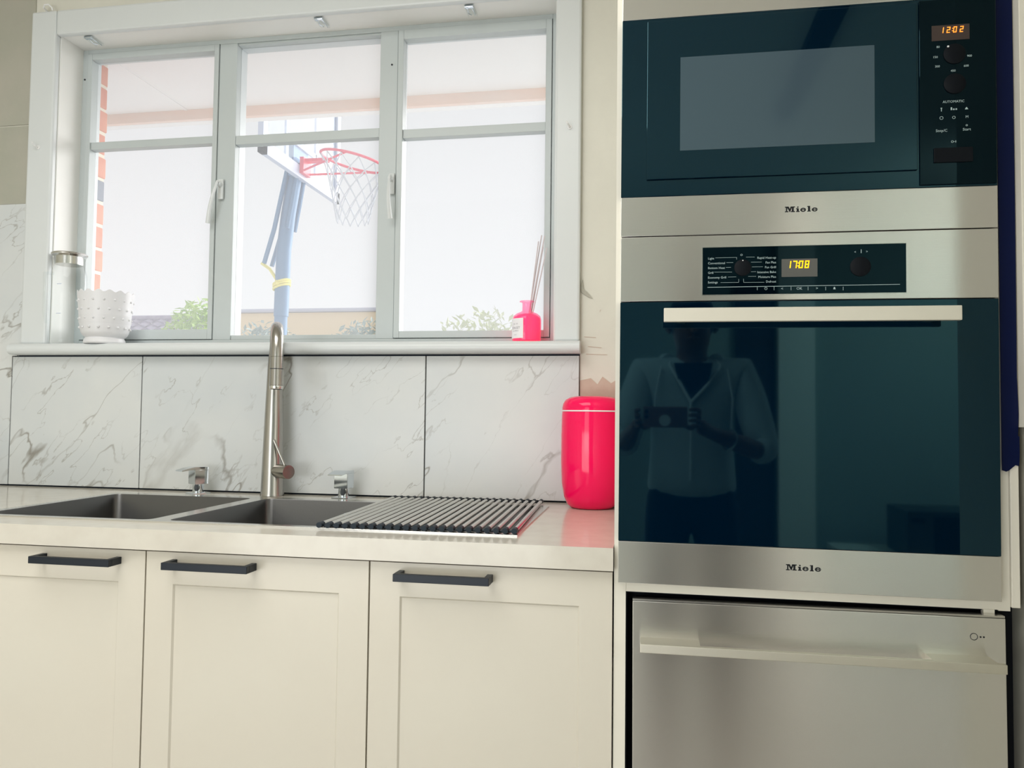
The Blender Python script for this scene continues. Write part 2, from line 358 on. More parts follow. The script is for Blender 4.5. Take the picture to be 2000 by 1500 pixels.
# architrave
AY = YW-.022
def arch(name, b, label):
    o = bx(name, b, 'white_paint', None, bev=.006); struct(o, label); return o
arch('trim_1', (-1.816, -1.732, AY, YW, 1.322, 2.318), 'white painted architrave down the left side of the window')
arch('trim_2', (-.238, -.171, AY, YW, 1.322, 2.318), 'white painted architrave down the right side of the window')
arch('trim_3', (-1.732, -.238, AY, YW, 2.243, 2.318), 'white painted architrave along the top of the window')
struct(bx('trim_4', (.5825, .5915, 1.325, 1.352, 1.12, 2.5), 'carcass', bev=.001), 'thin white corner strip between oven tower and side wall')

# window
wn = thing('window_1', None, None, (-.985, 2.1, 1.322)); struct(wn, 'white steel kitchen window of three lights over the sink')
bm = bmesh.new(); n = 8; pr = [(2.09, 1.290), (1.965, 1.290)]
for k in range(n+1):
    a = -PI/2-PI*k/n; pr.append((1.963+.016*math.cos(a)*1.0, 1.306+.016*math.sin(a)))
pr[2:] = [(1.963-.014*math.sin(PI*k/n), 1.306-.016*math.cos(PI*k/n)) for k in range(n+1)]
pr += [(2.09, 1.322)]
a = [bm.verts.new((-1.832, y, z)) for y, z in pr]; b = [bm.verts.new((-.168, y, z)) for y, z in pr]
bm.faces.new(a); bm.faces.new(b[::-1])
for i in range(len(pr)): bm.faces.new((a[i], b[i], b[(i+1) % len(pr)], a[(i+1) % len(pr)]))
for v in bm.verts:
    pass
sill = obj('window_sill', bm, 'white_paint', wn, smooth=True)
bm = bmesh.new()
box(bm, -1.736, -1.7295, YW-.002, 2.15, 1.322, 2.248); box(bm, -.2405, -.234, YW-.002, 2.15, 1.322, 2.248); box(bm, -1.73, -.24, YW-.002, 2.15, 2.2475, 2.252)
obj('reveal_lining', bm, 'reveal', wn)
FY0, FY1 = 2.09, 2.15
bm = bmesh.new()
for b_ in ((-1.73, -1.712, FY0, FY1, 1.322, 2.248), (-.261, -.24, FY0, FY1, 1.322, 2.248), (-1.712, -.261, FY0, FY1, 2.234, 2.248), (-1.712, -.261, FY0, FY1, 1.322, 1.343),
           (-1.267, -1.2105, FY0, FY1, 1.343, 2.234), (-.762, -.709, FY0, FY1, 1.343, 2.234), (-1.2105, -.762, FY0+.004, FY1, 1.343, 1.356), (-1.2105, -.762, FY0+.004, FY1, 2.228, 2.234)): box(bm, *b_, bev=.0015)
obj('frame', bm, 'frame_paint', wn)
def sash(x0, x1, z0, z1, gx0, gx1, gz0, gz1):
    bm = bmesh.new()
    for b_ in ((x0, gx0, 2.086, 2.125, z0, z1), (gx1, x1, 2.086, 2.125, z0, z1), (gx0, gx1, 2.086, 2.125, z0, gz0), (gx0, gx1, 2.086, 2.125, gz1, z1)): box(bm, *b_, bev=.0012)
    return obj('sash', bm, 'frame_paint', wn)
s1 = sash(-1.7105, -1.2685, 1.3445, 2.2325, -1.695, -1.283, 1.374, 2.214)
s3 = sash(-.7075, -.2625, 1.3445, 2.2325, -.691, -.279, 1.364, 2.206)
def gbar(x0, x1, z0, z1, p):
    bx('glazing_bar', (x0, x1, 2.092, 2.12, z0, z1), 'frame_paint', p, bev=.0015)
gbar(-1.695, -1.283, 1.934, 1.957, s1); gbar(-1.2105, -.762, 1.926, 1.953, wn); gbar(-.691, -.279, 1.919, 1.9445, s3)
for x0, x1, p, zz in ((-1.695, -1.283, s1, (1.374, 1.934, 1.957, 2.214)), (-1.2105, -.762, wn, (1.356, 1.926, 1.953, 2.228)), (-.691, -.279, s3, (1.364, 1.919, 1.9445, 2.206))):
    for z0, z1 in (zz[:2], zz[2:]): bx('pane', (x0, x1, 2.113, 2.115, z0, z1), 'pane', p)
for x, z in ((-1.7215, 2.155), (-.7265, 2.135)):
    bm = bmesh.new(); tube(bm, [(x, 2.0905, z), (x, 2.0885, z)], .0028, 8); obj('screw_head', bm, 'charcoal', wn)
def latch(x, z, dx, par):
    bm = bmesh.new(); box(bm, x-.008, x+.008, 2.078, 2.086, z-.03, z+.03, bev=.002); tube(bm, [(x, 2.08, z+.012), (x, 2.066, z+.014)], .007)
    p = []
    for t in [i/8 for i in range(9)]: p.append((x+dx*(t**1.3), 2.062-.012*math.sin(PI*t), z+.02-.125*t))
    tube(bm, p, [.0035+.0035*t for t in [i/8 for i in range(9)]], 8)
    return obj('latch', bm, 'white_paint', par, smooth=True)
latch(-1.2475, 1.79, -.027, wn); latch(-.718, 1.785, .004, wn)
# blind brackets under the head
for i, (x, lb) in enumerate(((-1.645, 'clear blind bracket under window head, at the left corner'), (-.916, 'clear blind bracket under window head, above the middle light'), (-.481, 'clear blind bracket under window head, above the right light'))):
    t = thing('blind_bracket', lb, 'bracket', (x, 2.03, 2.2475), group='blind brackets under the window head')
    bm = bmesh.new(); box(bm, x-.013, x+.013, 2.0, 2.055, 2.2445, 2.2475, bev=.0008); box(bm, x-.013, x-.0105, 2.0, 2.055, 2.238, 2.2445); box(bm, x+.0105, x+.013, 2.0, 2.055, 2.238, 2.2445)
    obj('clip', bm, 'jug_glass', t)
    bm = bmesh.new(); box(bm, x-.012, x+.012, 2.001, 2.012, 2.2375, 2.2445, bev=.0008); tube(bm, [(x-.006, 2.006, 2.238), (x-.006, 2.006, 2.2365)], .0035, 10)
    tube(bm, [(x+.006, 2.014, 2.241), (x+.009, 2.04, 2.239), (x+.006, 2.055, 2.241)], .0012, 6)
    tube(bm, [(x-.006, 2.014, 2.241), (x-.009, 2.036, 2.239), (x-.003, 2.05, 2.241)], .0012, 6)
    obj('catch', bm, 'chrome', t, smooth=True)
# curtain hooks
for p, lb in (((-1.776, AY, 1.906), 'small white hook screwed to left architrave, halfway up'), ((-.2, AY, 1.882), 'small white hook screwed to right architrave')):
    bm = bmesh.new(); x, y, z = p
    tube(bm, [(x, y, z), (x, y-.012, z-.001), (x-.004, y-.02, z+.003), (x-.008, y-.016, z+.01)], .0022, 8); tube(bm, [(x, y+.0, z), (x, y-.002, z)], .006, 10)
    tag(obj('hook', bm, 'white', None, smooth=True), lb, 'hook', 'hooks on the window architraves')
bm = bmesh.new(); x, y, z = -1.762, AY, 2.326
tube(bm, [(x-.014, y+.02, z-.004), (x-.014, y, z+.002), (x-.008, y-.004, z+.008), (x+.006, y-.004, z+.008), (x+.014, y, z), (x+.014, y+.003, z-.007)], .0024, 8)
tag(obj('hook', bm, 'white', None, smooth=True), 'bent white hook on top of architrave at left corner', 'hook', 'hooks on the window architraves')

# ================================================================= OUTSIDE
struct(bx('ground', (-30, 30, 2.151, 45, -.1, 0), 'ground'), 'pale paved back yard')
bw = thing('brick_wing_wall', 'orange brick wall end outside the left window light', 'wall', (-2.07, 2.4, 0))
bx('mortar', (-2.066, -1.9645, 2.1505, 2.496, 0, 2.414), 'mortar', bw)
k = 0; z = .0; row = 0
tmpl = {}
def brick(dims, loc, m):
    key = (dims, m)
    if key not in tmpl:
        b2 = bmesh.new(); box(b2, 0, dims[0], 0, dims[1], 0, .0745, bev=.004); me = bpy.data.meshes.new('brick'); b2.to_mesh(me); b2.free(); me.materials.append(M_[m]); tmpl[key] = me
    o = bpy.data.objects.new('brick', tmpl[key]); C.objects.link(o); o.parent = bw; o.location = Vector(loc)-bw.location
while z < 2.33:
    segs = ((2.1505, .121), (2.2815, .218)) if row % 2 else ((2.1505, .228), (2.3885, .1085))
    for y0, ln in segs: brick((.106+(.002 if row % 3 else -.001), ln), (-2.0685, y0+(.002 if row % 2 else 0), z+.011), 'brick_grey' if row == 22 else 'brick')
    z += .0855; row += 1
ev = thing('eaves', 'pale eaves soffit and timber fascia above the outside of the window', 'eaves', (-1, 2.7, 2.415))
bx('soffit_sheet', (-6, -1.942, 2.151, 2.95, 2.415, 2.427), 'soffit', ev); bx('soffit_sheet', (-1.936, 4, 2.151, 2.95, 2.415, 2.427), 'soffit', ev)
bx('joint_strip', (-1.946, -1.932, 2.5051, 2.95, 2.412, 2.4148), 'soffit', ev)
bx('fascia', (-6, 4, 2.95, 2.972, 2.372, 2.53), 'fascia', ev)
bx('gutter', (-6, 4, 2.972, 3.02, 2.372, 2.46), 'soffit', ev, bev=.006)
struct(bx('roof', (-6, 4, 2.15, 3.07, 2.601, 2.65), 'roof_tile'), 'roof above the eaves')

# basketball hoop
hp = thing('basketball_hoop', 'blue basketball stand with clear backboard and red rim seen through the middle light', 'hoop', (-2.72, 5.37, 0))
bm = bmesh.new(); box(bm, -3.4, -2.5, 5.0, 5.74, 0, .17, bev=.04); obj('base', bm, 'charcoal', hp, smooth=True)
bm = bmesh.new(); tube(bm, [(-2.725, 5.37, .15), (-2.70, 5.37, 1.9), (-2.685, 5.37, 2.3)], .048, 16); obj('lower_pole', bm, 'pole', hp, smooth=True)
bm = bmesh.new(); tube(bm, [(-2.70, 5.37, 1.85), (-2.69, 5.37, 2.35), (-2.66, 5.37, 2.62), (-2.60, 5.37, 3.0)], .054, 16); obj('upper_pole', bm, 'pole', hp, smooth=True)
for y in (5.31, 5.43):
    bm = bmesh.new(); tube(bm, [(-2.815, y, 2.24), (-2.74, y, 2.5), (-2.64, y, 2.98)], .017, 8); obj('strut', bm, 'pole', hp, smooth=True)
    bm = bmesh.new(); tube(bm, [(-2.635, y, 2.5), (-2.60, y, 2.7), (-2.56, y, 2.95)], .016, 8); obj('strut', bm, 'pole', hp, smooth=True)
bm = bmesh.new(); tube(bm, [(-2.83, 5.3, 2.24), (-2.8, 5.37, 2.21), (-2.74, 5.36, 2.13), (-2.70, 5.3, 2.085)], .012, 8)
for zz in (2.07, 2.09, 2.105): tube(bm, [(-2.70+.06*math.cos(a*PI/8), 5.37+.06*math.sin(a*PI/8), zz+.02*math.cos(a*PI/8)) for a in range(16)], .009, 6, closed=True)
obj('rope', bm, 'rope', hp, smooth=True)
bbm = thing_board = None
bm = bmesh.new(); BX = -2.55; by0, by1, bz0, bz1 = 4.72, 6.02, 2.87, 3.68
for b_ in ((by0, by1, bz0, bz0+.09), (by0, by1, bz1-.05, bz1), (by0, by0+.06, bz0, bz1), (by1-.06, by1, bz0, bz1)): box(bm, BX-.02, BX+.02, *b_)
bf = obj('backboard_frame', bm, 'board_frame', hp)
bx('backboard_panel', (BX-.004, BX+.004, by0+.06, by1-.06, bz0+.09, bz1-.05), 'acrylic', bf)
bm = bmesh.new()
for y in (5.12, 5.62): box(bm, BX-.022, BX-.005, y-.02, y+.02, bz0+.09, bz1-.05)
box(bm, BX-.022, BX-.005, 5.12, 5.62, bz0+.24, bz0+.28)
obj('brace', bm, 'board_frame', hp)
bm = bmesh.new(); box(bm, BX-.06, BX-.02, 5.25, 5.49, 2.88, 3.14); obj('mount_plate', bm, 'pole', hp)
bm = bmesh.new(); rc = (-2.11, 5.27, 2.965); R_ = .236; TL = .22
tube(bm, [(rc[0]+R_*math.cos(a*PI/20), rc[1]+R_*math.sin(a*PI/20), rc[2]-TL*R_*math.cos(a*PI/20)) for a in range(40)], .0095, 8, closed=True)
box(bm, BX+.02, BX+.05, 5.27, 5.40, 2.90, 3.02); box(bm, BX+.05, BX+.215, 5.30, 5.36, 2.995, 3.015)
for s in (-1, 1): tube(bm, [(BX+.04, 5.335+s*.05, 2.92), (rc[0]+.03, rc[1]+s*.23, rc[2]-.01)], .008, 8)
obj('rim', bm, 'hoop_red', hp, smooth=True)
bm = bmesh.new(); N_ = 12
def netp(a, t):
    r = R_*(1-.52*t**.7); return (rc[0]+r*math.cos(a), rc[1]+r*math.sin(a), rc[2]-.012-.44*t-TL*R_*math.cos(a)*(1-t))
for k in range(N_):
    for s in (-1, 1):
        tube(bm, [netp(2*PI*(k+s*.5*j)/N_, j/6) for j in range(7)], .0045, 5, cap=False)
obj('net', bm, 'net', hp, smooth=True)['kind'] = 'stuff'

sh = thing('garden_shed', 'tan shed wall with grey capping behind the basketball pole', 'shed', (-4.2, 9.4, 0))
for i in range(6):
    bx('board', (-5.35, -3.22, 9.0+(.004 if i % 2 else 0), 9.03, .3967*i+.003, .3967*(i+1)), 'shed', sh)
bx('side_wall', (-5.3, -3.25, 9.031, 9.5, 0, 2.38), 'shed', sh); bx('capping', (-5.42, -3.18, 8.95, 9.56, 2.385, 2.43), 'shed_roof', sh, bev=.02)
# neighbour's roof
nr = thing('neighbour_house', 'distant house with grey tiled roof low in the left window light', 'house', (-12, 16, 0))
bx('wall', (-14.5, -8.2, 14.6, 20, 0, 2.0), 'shed', nr)
bm = bmesh.new()
def rp(u, v):  # roof slope point u along X, v up the slope 0..1
    return Vector((u, 14.2+2.2*v, 1.95+1.3*v))
for j in range(12):
    v0, v1 = j/12, (j+1)/12
    xl, xr = -15.2+v0*2.2, -7.6-v0*.2
    nx = int((xr-xl)/.33)
    for i in range(nx):
        a = xl+i*.33+(.16 if j % 2 else 0); p0, p1 = rp(a, v0), rp(a+.31, v1+.01)
        vs_ = [bm.verts.new(q) for q in ((a, p0.y, p0.z+.05), (a+.155, p0.y, p0.z+.10), (a+.31, p0.y, p0.z+.05), (a+.31, p1.y, p1.z+.01), (a+.155, p1.y, p1.z+.06), (a, p1.y, p1.z+.01), (a, p0.y, p0.z-.01), (a+.31, p0.y, p0.z-.01))]
        bm.faces.new((vs_[0], vs_[1], vs_[4], vs_[5])); bm.faces.new((vs_[1], vs_[2], vs_[3], vs_[4])); bm.faces.new((vs_[6], vs_[7], vs_[2], vs_[1], vs_[0]))
o = obj('roof_tiles', bm, 'roof_tile', nr); o['kind'] = 'stuff'
bm = bmesh.new(); prism(bm, [(-15.3, 1.9), (-13, 3.2), (-7.7, 3.2), (-7.5, 1.9)], 16.45, 16.5); obj('roof_back', bm, 'roof_tile', nr)
bm = bmesh.new(); tube(bm, [(-13.1, 16.42, 3.3), (-7.7, 16.42, 3.3)], .09, 8); tube(bm, [(-15.25, 14.2, 2.02), (-13.1, 16.42, 3.3)], .09, 8); obj('ridge_cap', bm, 'roof_tile', nr, smooth=True)

def shrub(name, label, cat, c, rx, ry, rz, n, m, ls, trunk=True, group=None):
    t = thing(name, label, cat, (c[0], c[1], 0), group)
    bm = bmesh.new(); rnd = random.Random(hash(label) % 1000 if False else len(label))
    for _ in range(n):
        a, b_ = rnd.uniform(0, 2*PI), math.acos(rnd.uniform(-1, 1)); q = rnd.uniform(.55, 1.05)
        p = Vector((c[0]+rx*q*math.sin(b_)*math.cos(a), c[1]+ry*q*math.sin(b_)*math.sin(a), c[2]+rz*q*math.cos(b_)))
        e = Euler((rnd.uniform(-1, 1), rnd.uniform(-1, 1), rnd.uniform(0, 6))); s = ls*rnd.uniform(.6, 1.2)
        vv = [bm.verts.new(p+e.to_matrix() @ Vector(q_)) for q_ in ((-s, 0, 0), (0, -s*.35, s*.1), (s, 0, 0), (0, s*.35, s*.1))]
        bm.faces.new(vv)
    f = obj('foliage', bm, m, t); f['kind'] = 'stuff'
    bm = bmesh.new()
    for k in range(5):
        a = k*1.26; tube(bm, [(c[0], c[1], 0), (c[0]+rx*.25*math.cos(a), c[1]+ry*.25*math.sin(a), c[2]*.55), (c[0]+rx*.7*math.cos(a), c[1]+ry*.7*math.sin(a), c[2]+rz*.35)], [.05, .03, .008], 6)
    obj('stem', bm, 'bark', t, smooth=True)
    return t
shrub('tree', 'light green leafy tree at the right edge of the left window light', 'tree', (-6.35, 10.2, 2.1), .55, .5, .62, 1500, 'leaf', .07)
shrub('shrub', 'grey green shrub in front of the tan shed, behind the tap', 'shrub', (-3.97, 7.6, 1.66), .42, .3, .42, 1300, 'leaf_grey', .05)
shrub('shrub', 'grey green shrub in front of the tan shed, right end', 'shrub', (-2.92, 7.8, 1.70), .5, .3, .42, 1500, 'leaf_grey', .05)
shrub('hedge', 'pale hedge at the bottom of the right window light', 'hedge', (-1.72, 8.2, 1.64), .72, .4, .62, 1300, 'leaf_pale', .06)

# ================================================================= CABINETS + COUNTER
ct = thing('worktop', 'cream stone worktop with polished front edge around the double sink', 'worktop', (-1.3, 1.66, .867))
bm = bmesh.new()
cx0, cx1, cy0, cy1 = -2.69, -.0545, 1.331, 1.9885
hx0, hx1, hy0, hy1 = -1.405, -.24, 1.421, 1.884
box(bm, cx0, hx0, cy0, cy1, .867, .906); box(bm, hx1, cx1, cy0, cy1, .867, .906); box(bm, hx0, hx1, cy0, hy0, .867, .906); box(bm, hx0, hx1, hy1, cy1, .867, .906)
bmesh.ops.remove_doubles(bm, verts=bm.verts, dist=1e-5)
obj('slab', bm, 'counter', ct)
def cabinet(x0, x1, label):
    t = thing('base_cabinet', label, 'cabinet', ((x0+x1)/2, 1.4, 0), group='cream base cabinets under the worktop')
    bm = bmesh.new(); g = .0005
    zt_ = .712 if 'tap' in label or 'bowl' in label or 'rack' in label else .8665
    box(bm, x0+g, x0+.016, 1.366, 1.985, .12, zt_); box(bm, x1-.016, x1-g, 1.366, 1.985, .12, zt_); box(bm, x0+.016, x1-.016, 1.366, 1.985, .12, .136); box(bm, x0+.016, x1-.016, 1.975, 1.985, .136, .8665)
    obj('body', bm, 'carcass', t)
    bx('kickboard', (x0, x1, 1.40, 1.416, 0, .12), 'carcass', t)
    d0, d1 = x0+.0016, x1-.0016; r = .056
    bm = bmesh.new()
    # frame and recessed panel in a single door slab
    o_ = [(d0, .125), (d1, .125), (d1, .8625), (d0, .8625)]; i_ = [(d0+r, .125+r), (d1-r, .125+r), (d1-r, .8625-r-.004), (d0+r, .8625-r-.004)]
    j_ = [(x+(.003 if k in (0, 3) else -.003), z+(.003 if k < 2 else -.003)) for k, (x, z) in enumerate(i_)]
    A = [bm.verts.new((x, 1.345, z)) for x, z in o_]; B = [bm.verts.new((x, 1.345, z)) for x, z in i_]; D = [bm.verts.new((x, 1.3488, z)) for x, z in j_]; E2 = [bm.verts.new((x, 1.365, z)) for x, z in o_]
    for k in range(4):
        l = (k+1) % 4; bm.faces.new((A[k], A[l], B[l], B[k])); bm.faces.new((B[k], B[l], D[l], D[k])); bm.faces.new((A[k], E2[k], E2[l], A[l]))
    bm.faces.new(D); bm.faces.new(E2[::-1])
    d = obj('door', bm, 'door', t)
    # bar handle, left of centre
    hx = x1-.052-.172 if 'left sink bowl' in label else x0+.056; zt, zb = .8495, .836; bm = bmesh.new()
    h0, h1 = hx, hx+.172
    box(bm, h0, h1, 1.308, 1.318, zb, zt, bev=.0008); box(bm, h0, h0+.010, 1.318, 1.345, zb, zt, bev=.0006); box(bm, h1-.010, h1, 1.318, 1.345, zb, zt, bev=.0006)
    obj('handle', bm, 'black', d)
    return t
xs = [-.0545, -.4928, -.9409, -1.389, -1.837, -2.285, -2.69]
lbs = ['cream shaker base cabinet beside the oven tower, under the drying rack', 'cream shaker base cabinet under the tap, middle of the three in view', 'cream shaker base cabinet under the left sink bowl']
for i in range(6):
    cabinet(xs[i+1], xs[i], lbs[i] if i < 3 else 'cream shaker base cabinet %s to the left of the sink' % ['directly', 'second', 'last'][i-3])

# sink
sk = thing('sink', 'stainless steel double bowl sink with drainer set in the cream worktop', 'sink', (-.82, 1.65, .906))
def cell(bm, x0, x1, y0, y1, loop, z):
    n = len(loop); q = n//4
    O = [bm.verts.new(p) for p in ((x1, y1, z), (x0, y1, z), (x0, y0, z), (x1, y0, z))]
    I = [bm.verts.new((x, y, z)) for x, y in loop]
    for c_ in range(4):
        for k in range(q-1): bm.faces.new((O[c_], I[c_*q+k], I[c_*q+k+1]))
        bm.faces.new((O[c_], I[c_*q+q-1], I[((c_+1)*q) % n], O[(c_+1) % 4]))
bowls = ((-1.388, -.998, 1.432, 1.853), (-.958, -.598, 1.432, 1.853))
sx0, sx1, sy0, sy1 = -1.411, -.234, 1.415, 1.890
ZT = .9088
bm = bmesh.new()
cell(bm, sx0, -.978, sy0, sy1, rrect(*bowls[0], .018), ZT); cell(bm, -.978, -.583, sy0, sy1, rrect(*bowls[1], .018), ZT); cell(bm, -.583, sx1, sy0, sy1, rrect(-.572, -.252, 1.432, 1.873, .02), ZT)
bmesh.ops.remove_doubles(bm, verts=bm.verts, dist=1e-5)
oe = [(sx0, sy0), (sx1, sy0), (sx1, sy1), (sx0, sy1)]; T_ = [bm.verts.new((x, y, ZT)) for x, y in oe]; Bt = [bm.verts.new((x, y, .9061)) for x, y in oe]
for k in range(4): bm.faces.new((T_[k], T_[(k+1) % 4], Bt[(k+1) % 4], Bt[k]))
obj('rim', bm, 'steel_rim', sk)
for b_ in bowls:
    bm = bmesh.new(); L0 = rrect(*b_, .018); rings = []
    for z, ins, rr in ((ZT, 0, .018), (.907, .0012, .017), (.74, .002, .017), (.728, .006, .015), (.722, .016, .012)):
        rings.append([bm.verts.new((x, y, z)) for x, y in rrect(b_[0]+ins, b_[1]-ins, b_[2]+ins, b_[3]-ins, rr)])
    for a, b in zip(rings, rings[1:]):
        for k in range(len(a)): bm.faces.new((a[k], a[(k+1) % len(a)], b[(k+1) % len(a)], b[k]))
    bm.faces.new(rings[-1]); bo = obj('bowl', bm, 'steel_sink', sk, smooth=True)
    bm = bmesh.new(); cx_, cy_ = (b_[0]+b_[1])/2, 1.70; lathe(bm, [(.045, .7223), (.043, .7245), (.03, .7235), (.0, .7235)][:3], (cx_, cy_, 0), 24, cap0=False); obj('waste', bm, 'chrome', bo, smooth=True)
bm = bmesh.new(); rings = []
for z, ins in ((ZT, 0), (.904, .004)): rings.append([bm.verts.new((x, y, z)) for x, y in rrect(-.572+ins, -.252-ins, 1.432+ins, 1.873-ins, .02)])
for k in range(len(rings[0])): bm.faces.new((rings[0][k], rings[0][(k+1) % len(rings[0])], rings[1][(k+1) % len(rings[0])], rings[1][k]))
bm.faces.new(rings[1])
for i in range(8): box(bm, -.55+i*.038, -.538+i*.038, 1.46, 1.84, .904, .9062, bev=.001)
obj('drainer', bm, 'steel_sink', sk)

# roll-up drying rack
rk = thing('drying_rack', 'roll-up steel rod drying rack with dark rubber ends across the drainer', 'rack', (-.43, 1.42, .9089), rotz=.036)
nb = 23
me_b = me_c = None
for i in range(nb):
    x = -.619+.0172*i
    bm = bmesh.new(); tube(bm, [(x, 1.432, .9145), (x, 1.908, .9145)], .0048, 10); rod = obj('rod', bm, 'chrome' if False else 'steel_rim', rk, smooth=True)
    for y0, y1 in ((1.412, 1.432), (1.908, 1.926)):
        bm = bmesh.new(); tube(bm, [(x, y0, .9148), (x, y1, .9148)], .0056, 10); obj('end_cap', bm, 'rubber', rod, smooth=True)
for y in (1.425, 1.915):
    bm = bmesh.new(); tube(bm, [(-.622, y, .9125), (-.238, y, .9125)], .0022, 6); obj('connecting_strip', bm, 'rubber', rk)

# mixer tap
tp = thing('mixer_tap', 'tall brushed steel pull-out mixer tap behind the sink divider', 'tap', (-.988, 1.938, .906))
bm = bmesh.new(); b0 = Vector((-.988, 1.938, .906))
lathe(bm, [(.0315, 0), (.0315, .004), (.0300, .01), (.0245, .20), (.0195, .345), (.0155, .40)], b0, 32); obj('body', bm, 'steel_tap', tp, smooth=True)
dirv = Vector((.074, -.135, 0)).normalized(); pts = []; rr = []
top = b0+Vector((0, 0, .385)); Rr = .066
for k in range(0, 13):
    a = PI*k/12*1.0; pts.append(top+dirv*(Rr-Rr*math.cos(a))+Vector((0, 0, math.sin(a)*.062))); rr.append(.0155)
e = pts[-1]
pts.append(e+Vector((0, 0, -.02))+dirv*.001); rr.append(.0158)
bm = bmesh.new(); tube(bm, pts, rr, 20); obj('neck', bm, 'steel_tap', tp, smooth=True)
s0 = pts[-1]; bm = bmesh.new(); tube(bm, [s0, s0+Vector((0, 0, -.001)), s0+dirv*.003+Vector((0, 0, -.04)), s0+dirv*.006+Vector((0, 0, -.074))], [.0150, .0161, .0166, .0174], 24)
sp = obj('spray_head', bm, 'steel_tap', tp, smooth=True)
bm = bmesh.new(); tube(bm, [s0+dirv*.006+Vector((0, 0, -.074)), s0+dirv*.0062+Vector((0, 0, -.0775)), s0+dirv*.0062+Vector((0, 0, -.082))], [.0168, .0172, .0158], 24); obj('nozzle', bm, 'steel_rim', sp, smooth=True)
bm = bmesh.new(); e0 = s0+dirv*.0062+Vector((0, 0, -.0821)); tube(bm, [e0, e0+Vector((0, 0, -.0008))], .0135, 24); obj('aerator', bm, 'rubber', sp)
bm = bmesh.new(); e0 = s0+dirv*.0032+Vector((0, 0, -.030)); tube(bm, [e0, e0+Vector((0, 0, -.0014))], .01665, 24); obj('seam', bm, 'dark_gap', sp)
d2 = Vector((.86, -.51, -.0)).normalized(); p0 = b0+Vector((0, 0, .068)); bm = bmesh.new()
tube(bm, [p0-d2*.012+Vector((0, -.006, 0)), p0, p0+d2*.074, p0+d2*.0755], [.0145, .0185, .0185, .0178], 28); obj('lever_hub', bm, 'steel_tap', tp, smooth=True)
lp = p0+d2*.056+Vector((0, 0, .017)); bm = bmesh.new(); tube(bm, [lp, lp+Vector((-.030, -.004, .066))], .0036, 10); obj('lever', bm, 'steel_tap', tp, smooth=True)

# square chrome soap dispensers
def dispenser(x, y, rz, label):
    t = thing('soap_dispenser', label, 'dispenser', (x, y, .906), rotz=rz)
    t2 = t; L = lambda a, b_, c_, d, e_, f: (x+a, x+b_, y+c_, y+d, .906+e_, .906+f)
    bx('base_plate', L(-.024, .024, -.024, .024, 0, .005), 'chrome', t, bev=.0006)
    bm = bmesh.new(); tube(bm, [(x, y, .91), (x, y, .935)], .0145, 20); obj('stem', bm, 'chrome', t, smooth=True)
    bx('head', L(-.019, .019, -.019, .019, .0275, .0665), 'chrome', t, bev=.001)
    bm = bmesh.new()
    v = [(-.019, .0665), (.019, .0665), (.019, .0735), (-.019, .0745), (-.035, .0715), (-.054, .0665), (-.055, .0635), (-.035, .066)]
    prism(bm, [(x+a, .906+b_) for a, b_ in v], y-.019, y+.019); obj('lever', bm, 'chrome', t)
    return t
dispenser(-1.2, 1.93, math.radians(58), 'square chrome dispenser left of the tap with its lever to the side')
dispenser(-.782, 1.93, math.radians(86), 'square chrome dispenser right of the tap with its lever to the front')

# red canister
cn = thing('canister', 'glossy red lidded canister with white band beside the oven tower', 'canister', (-.1315, 1.905, .906))
bm = bmesh.new(); R1 = .0755
lathe(bm, [(.045, 0), (.052, .002), (.060, .009), (.068, .028), (.0735, .06), (R1, .11), (R1, .18), (.0745, .225), (.0735, .2345)], (-.1315, 1.905, .906), 64); obj('body', bm, 'red', cn, smooth=True)
bm = bmesh.new(); lathe(bm, [(.0742, .2345), (.0750, .2352), (.0750, .2372), (.0742, .2379)], (-.1315, 1.905, .906), 64); obj('seal_band', bm, 'white', cn, smooth=True)
bm = bmesh.new(); lathe(bm, [(.0735, .2379), (.0738, .244), (.0715, .254), (.0655, .2635), (.055, .2695), (.042, .2722), (.020, .2732), (.004, .2734)], (-.1315, 1.905, .906), 64); obj('lid', bm, 'red', cn, smooth=True)

# sill items
jg = thing('glass_jug', 'clear glass water jug with steel lid at the left end of the sill', 'jug', (-1.6785, 2.0, 1.322))
jx, jy, jz = -1.6665, 2.032, 1.322
jx, jy = -1.6785, 2.0
bm = bmesh.new(); lathe(bm, [(.040, 0), (.048, .003), (.0495, .02), (.0495, .18), (.048, .205), (.041, .228), (.040, .245), (.046, .262)], (jx, jy, jz), 40, cap1=False); obj('vessel', bm, 'jug_glass', jg, smooth=True)
bm = bmesh.new(); lathe(bm, [(.037, .235), (.037, .258), (.0475, .2625), (.0485, .2655), (.047, .268), (.01, .269)], (jx, jy, jz), 40); obj('lid', bm, 'steel_rim', jg, smooth=True)
bm = bmesh.new()
for zz in (.085, .17): box(bm, jx+.005, jx+.019, jy-.0508, jy-.0498, jz+zz, jz+zz+.002)
obj('graduation_marks', bm, 'board_frame', jg)
bm = bmesh.new(); tube(bm, [(jx-.045, jy-.01, jz+.21), (jx-.075+.03, jy-.04, jz+.205), (jx-.03, jy-.055, jz+.17), (jx-.03, jy-.055, jz+.09), (jx-.035, jy-.04, jz+.06)], .005, 10); obj('handle', bm, 'jug_glass', jg, smooth=True)

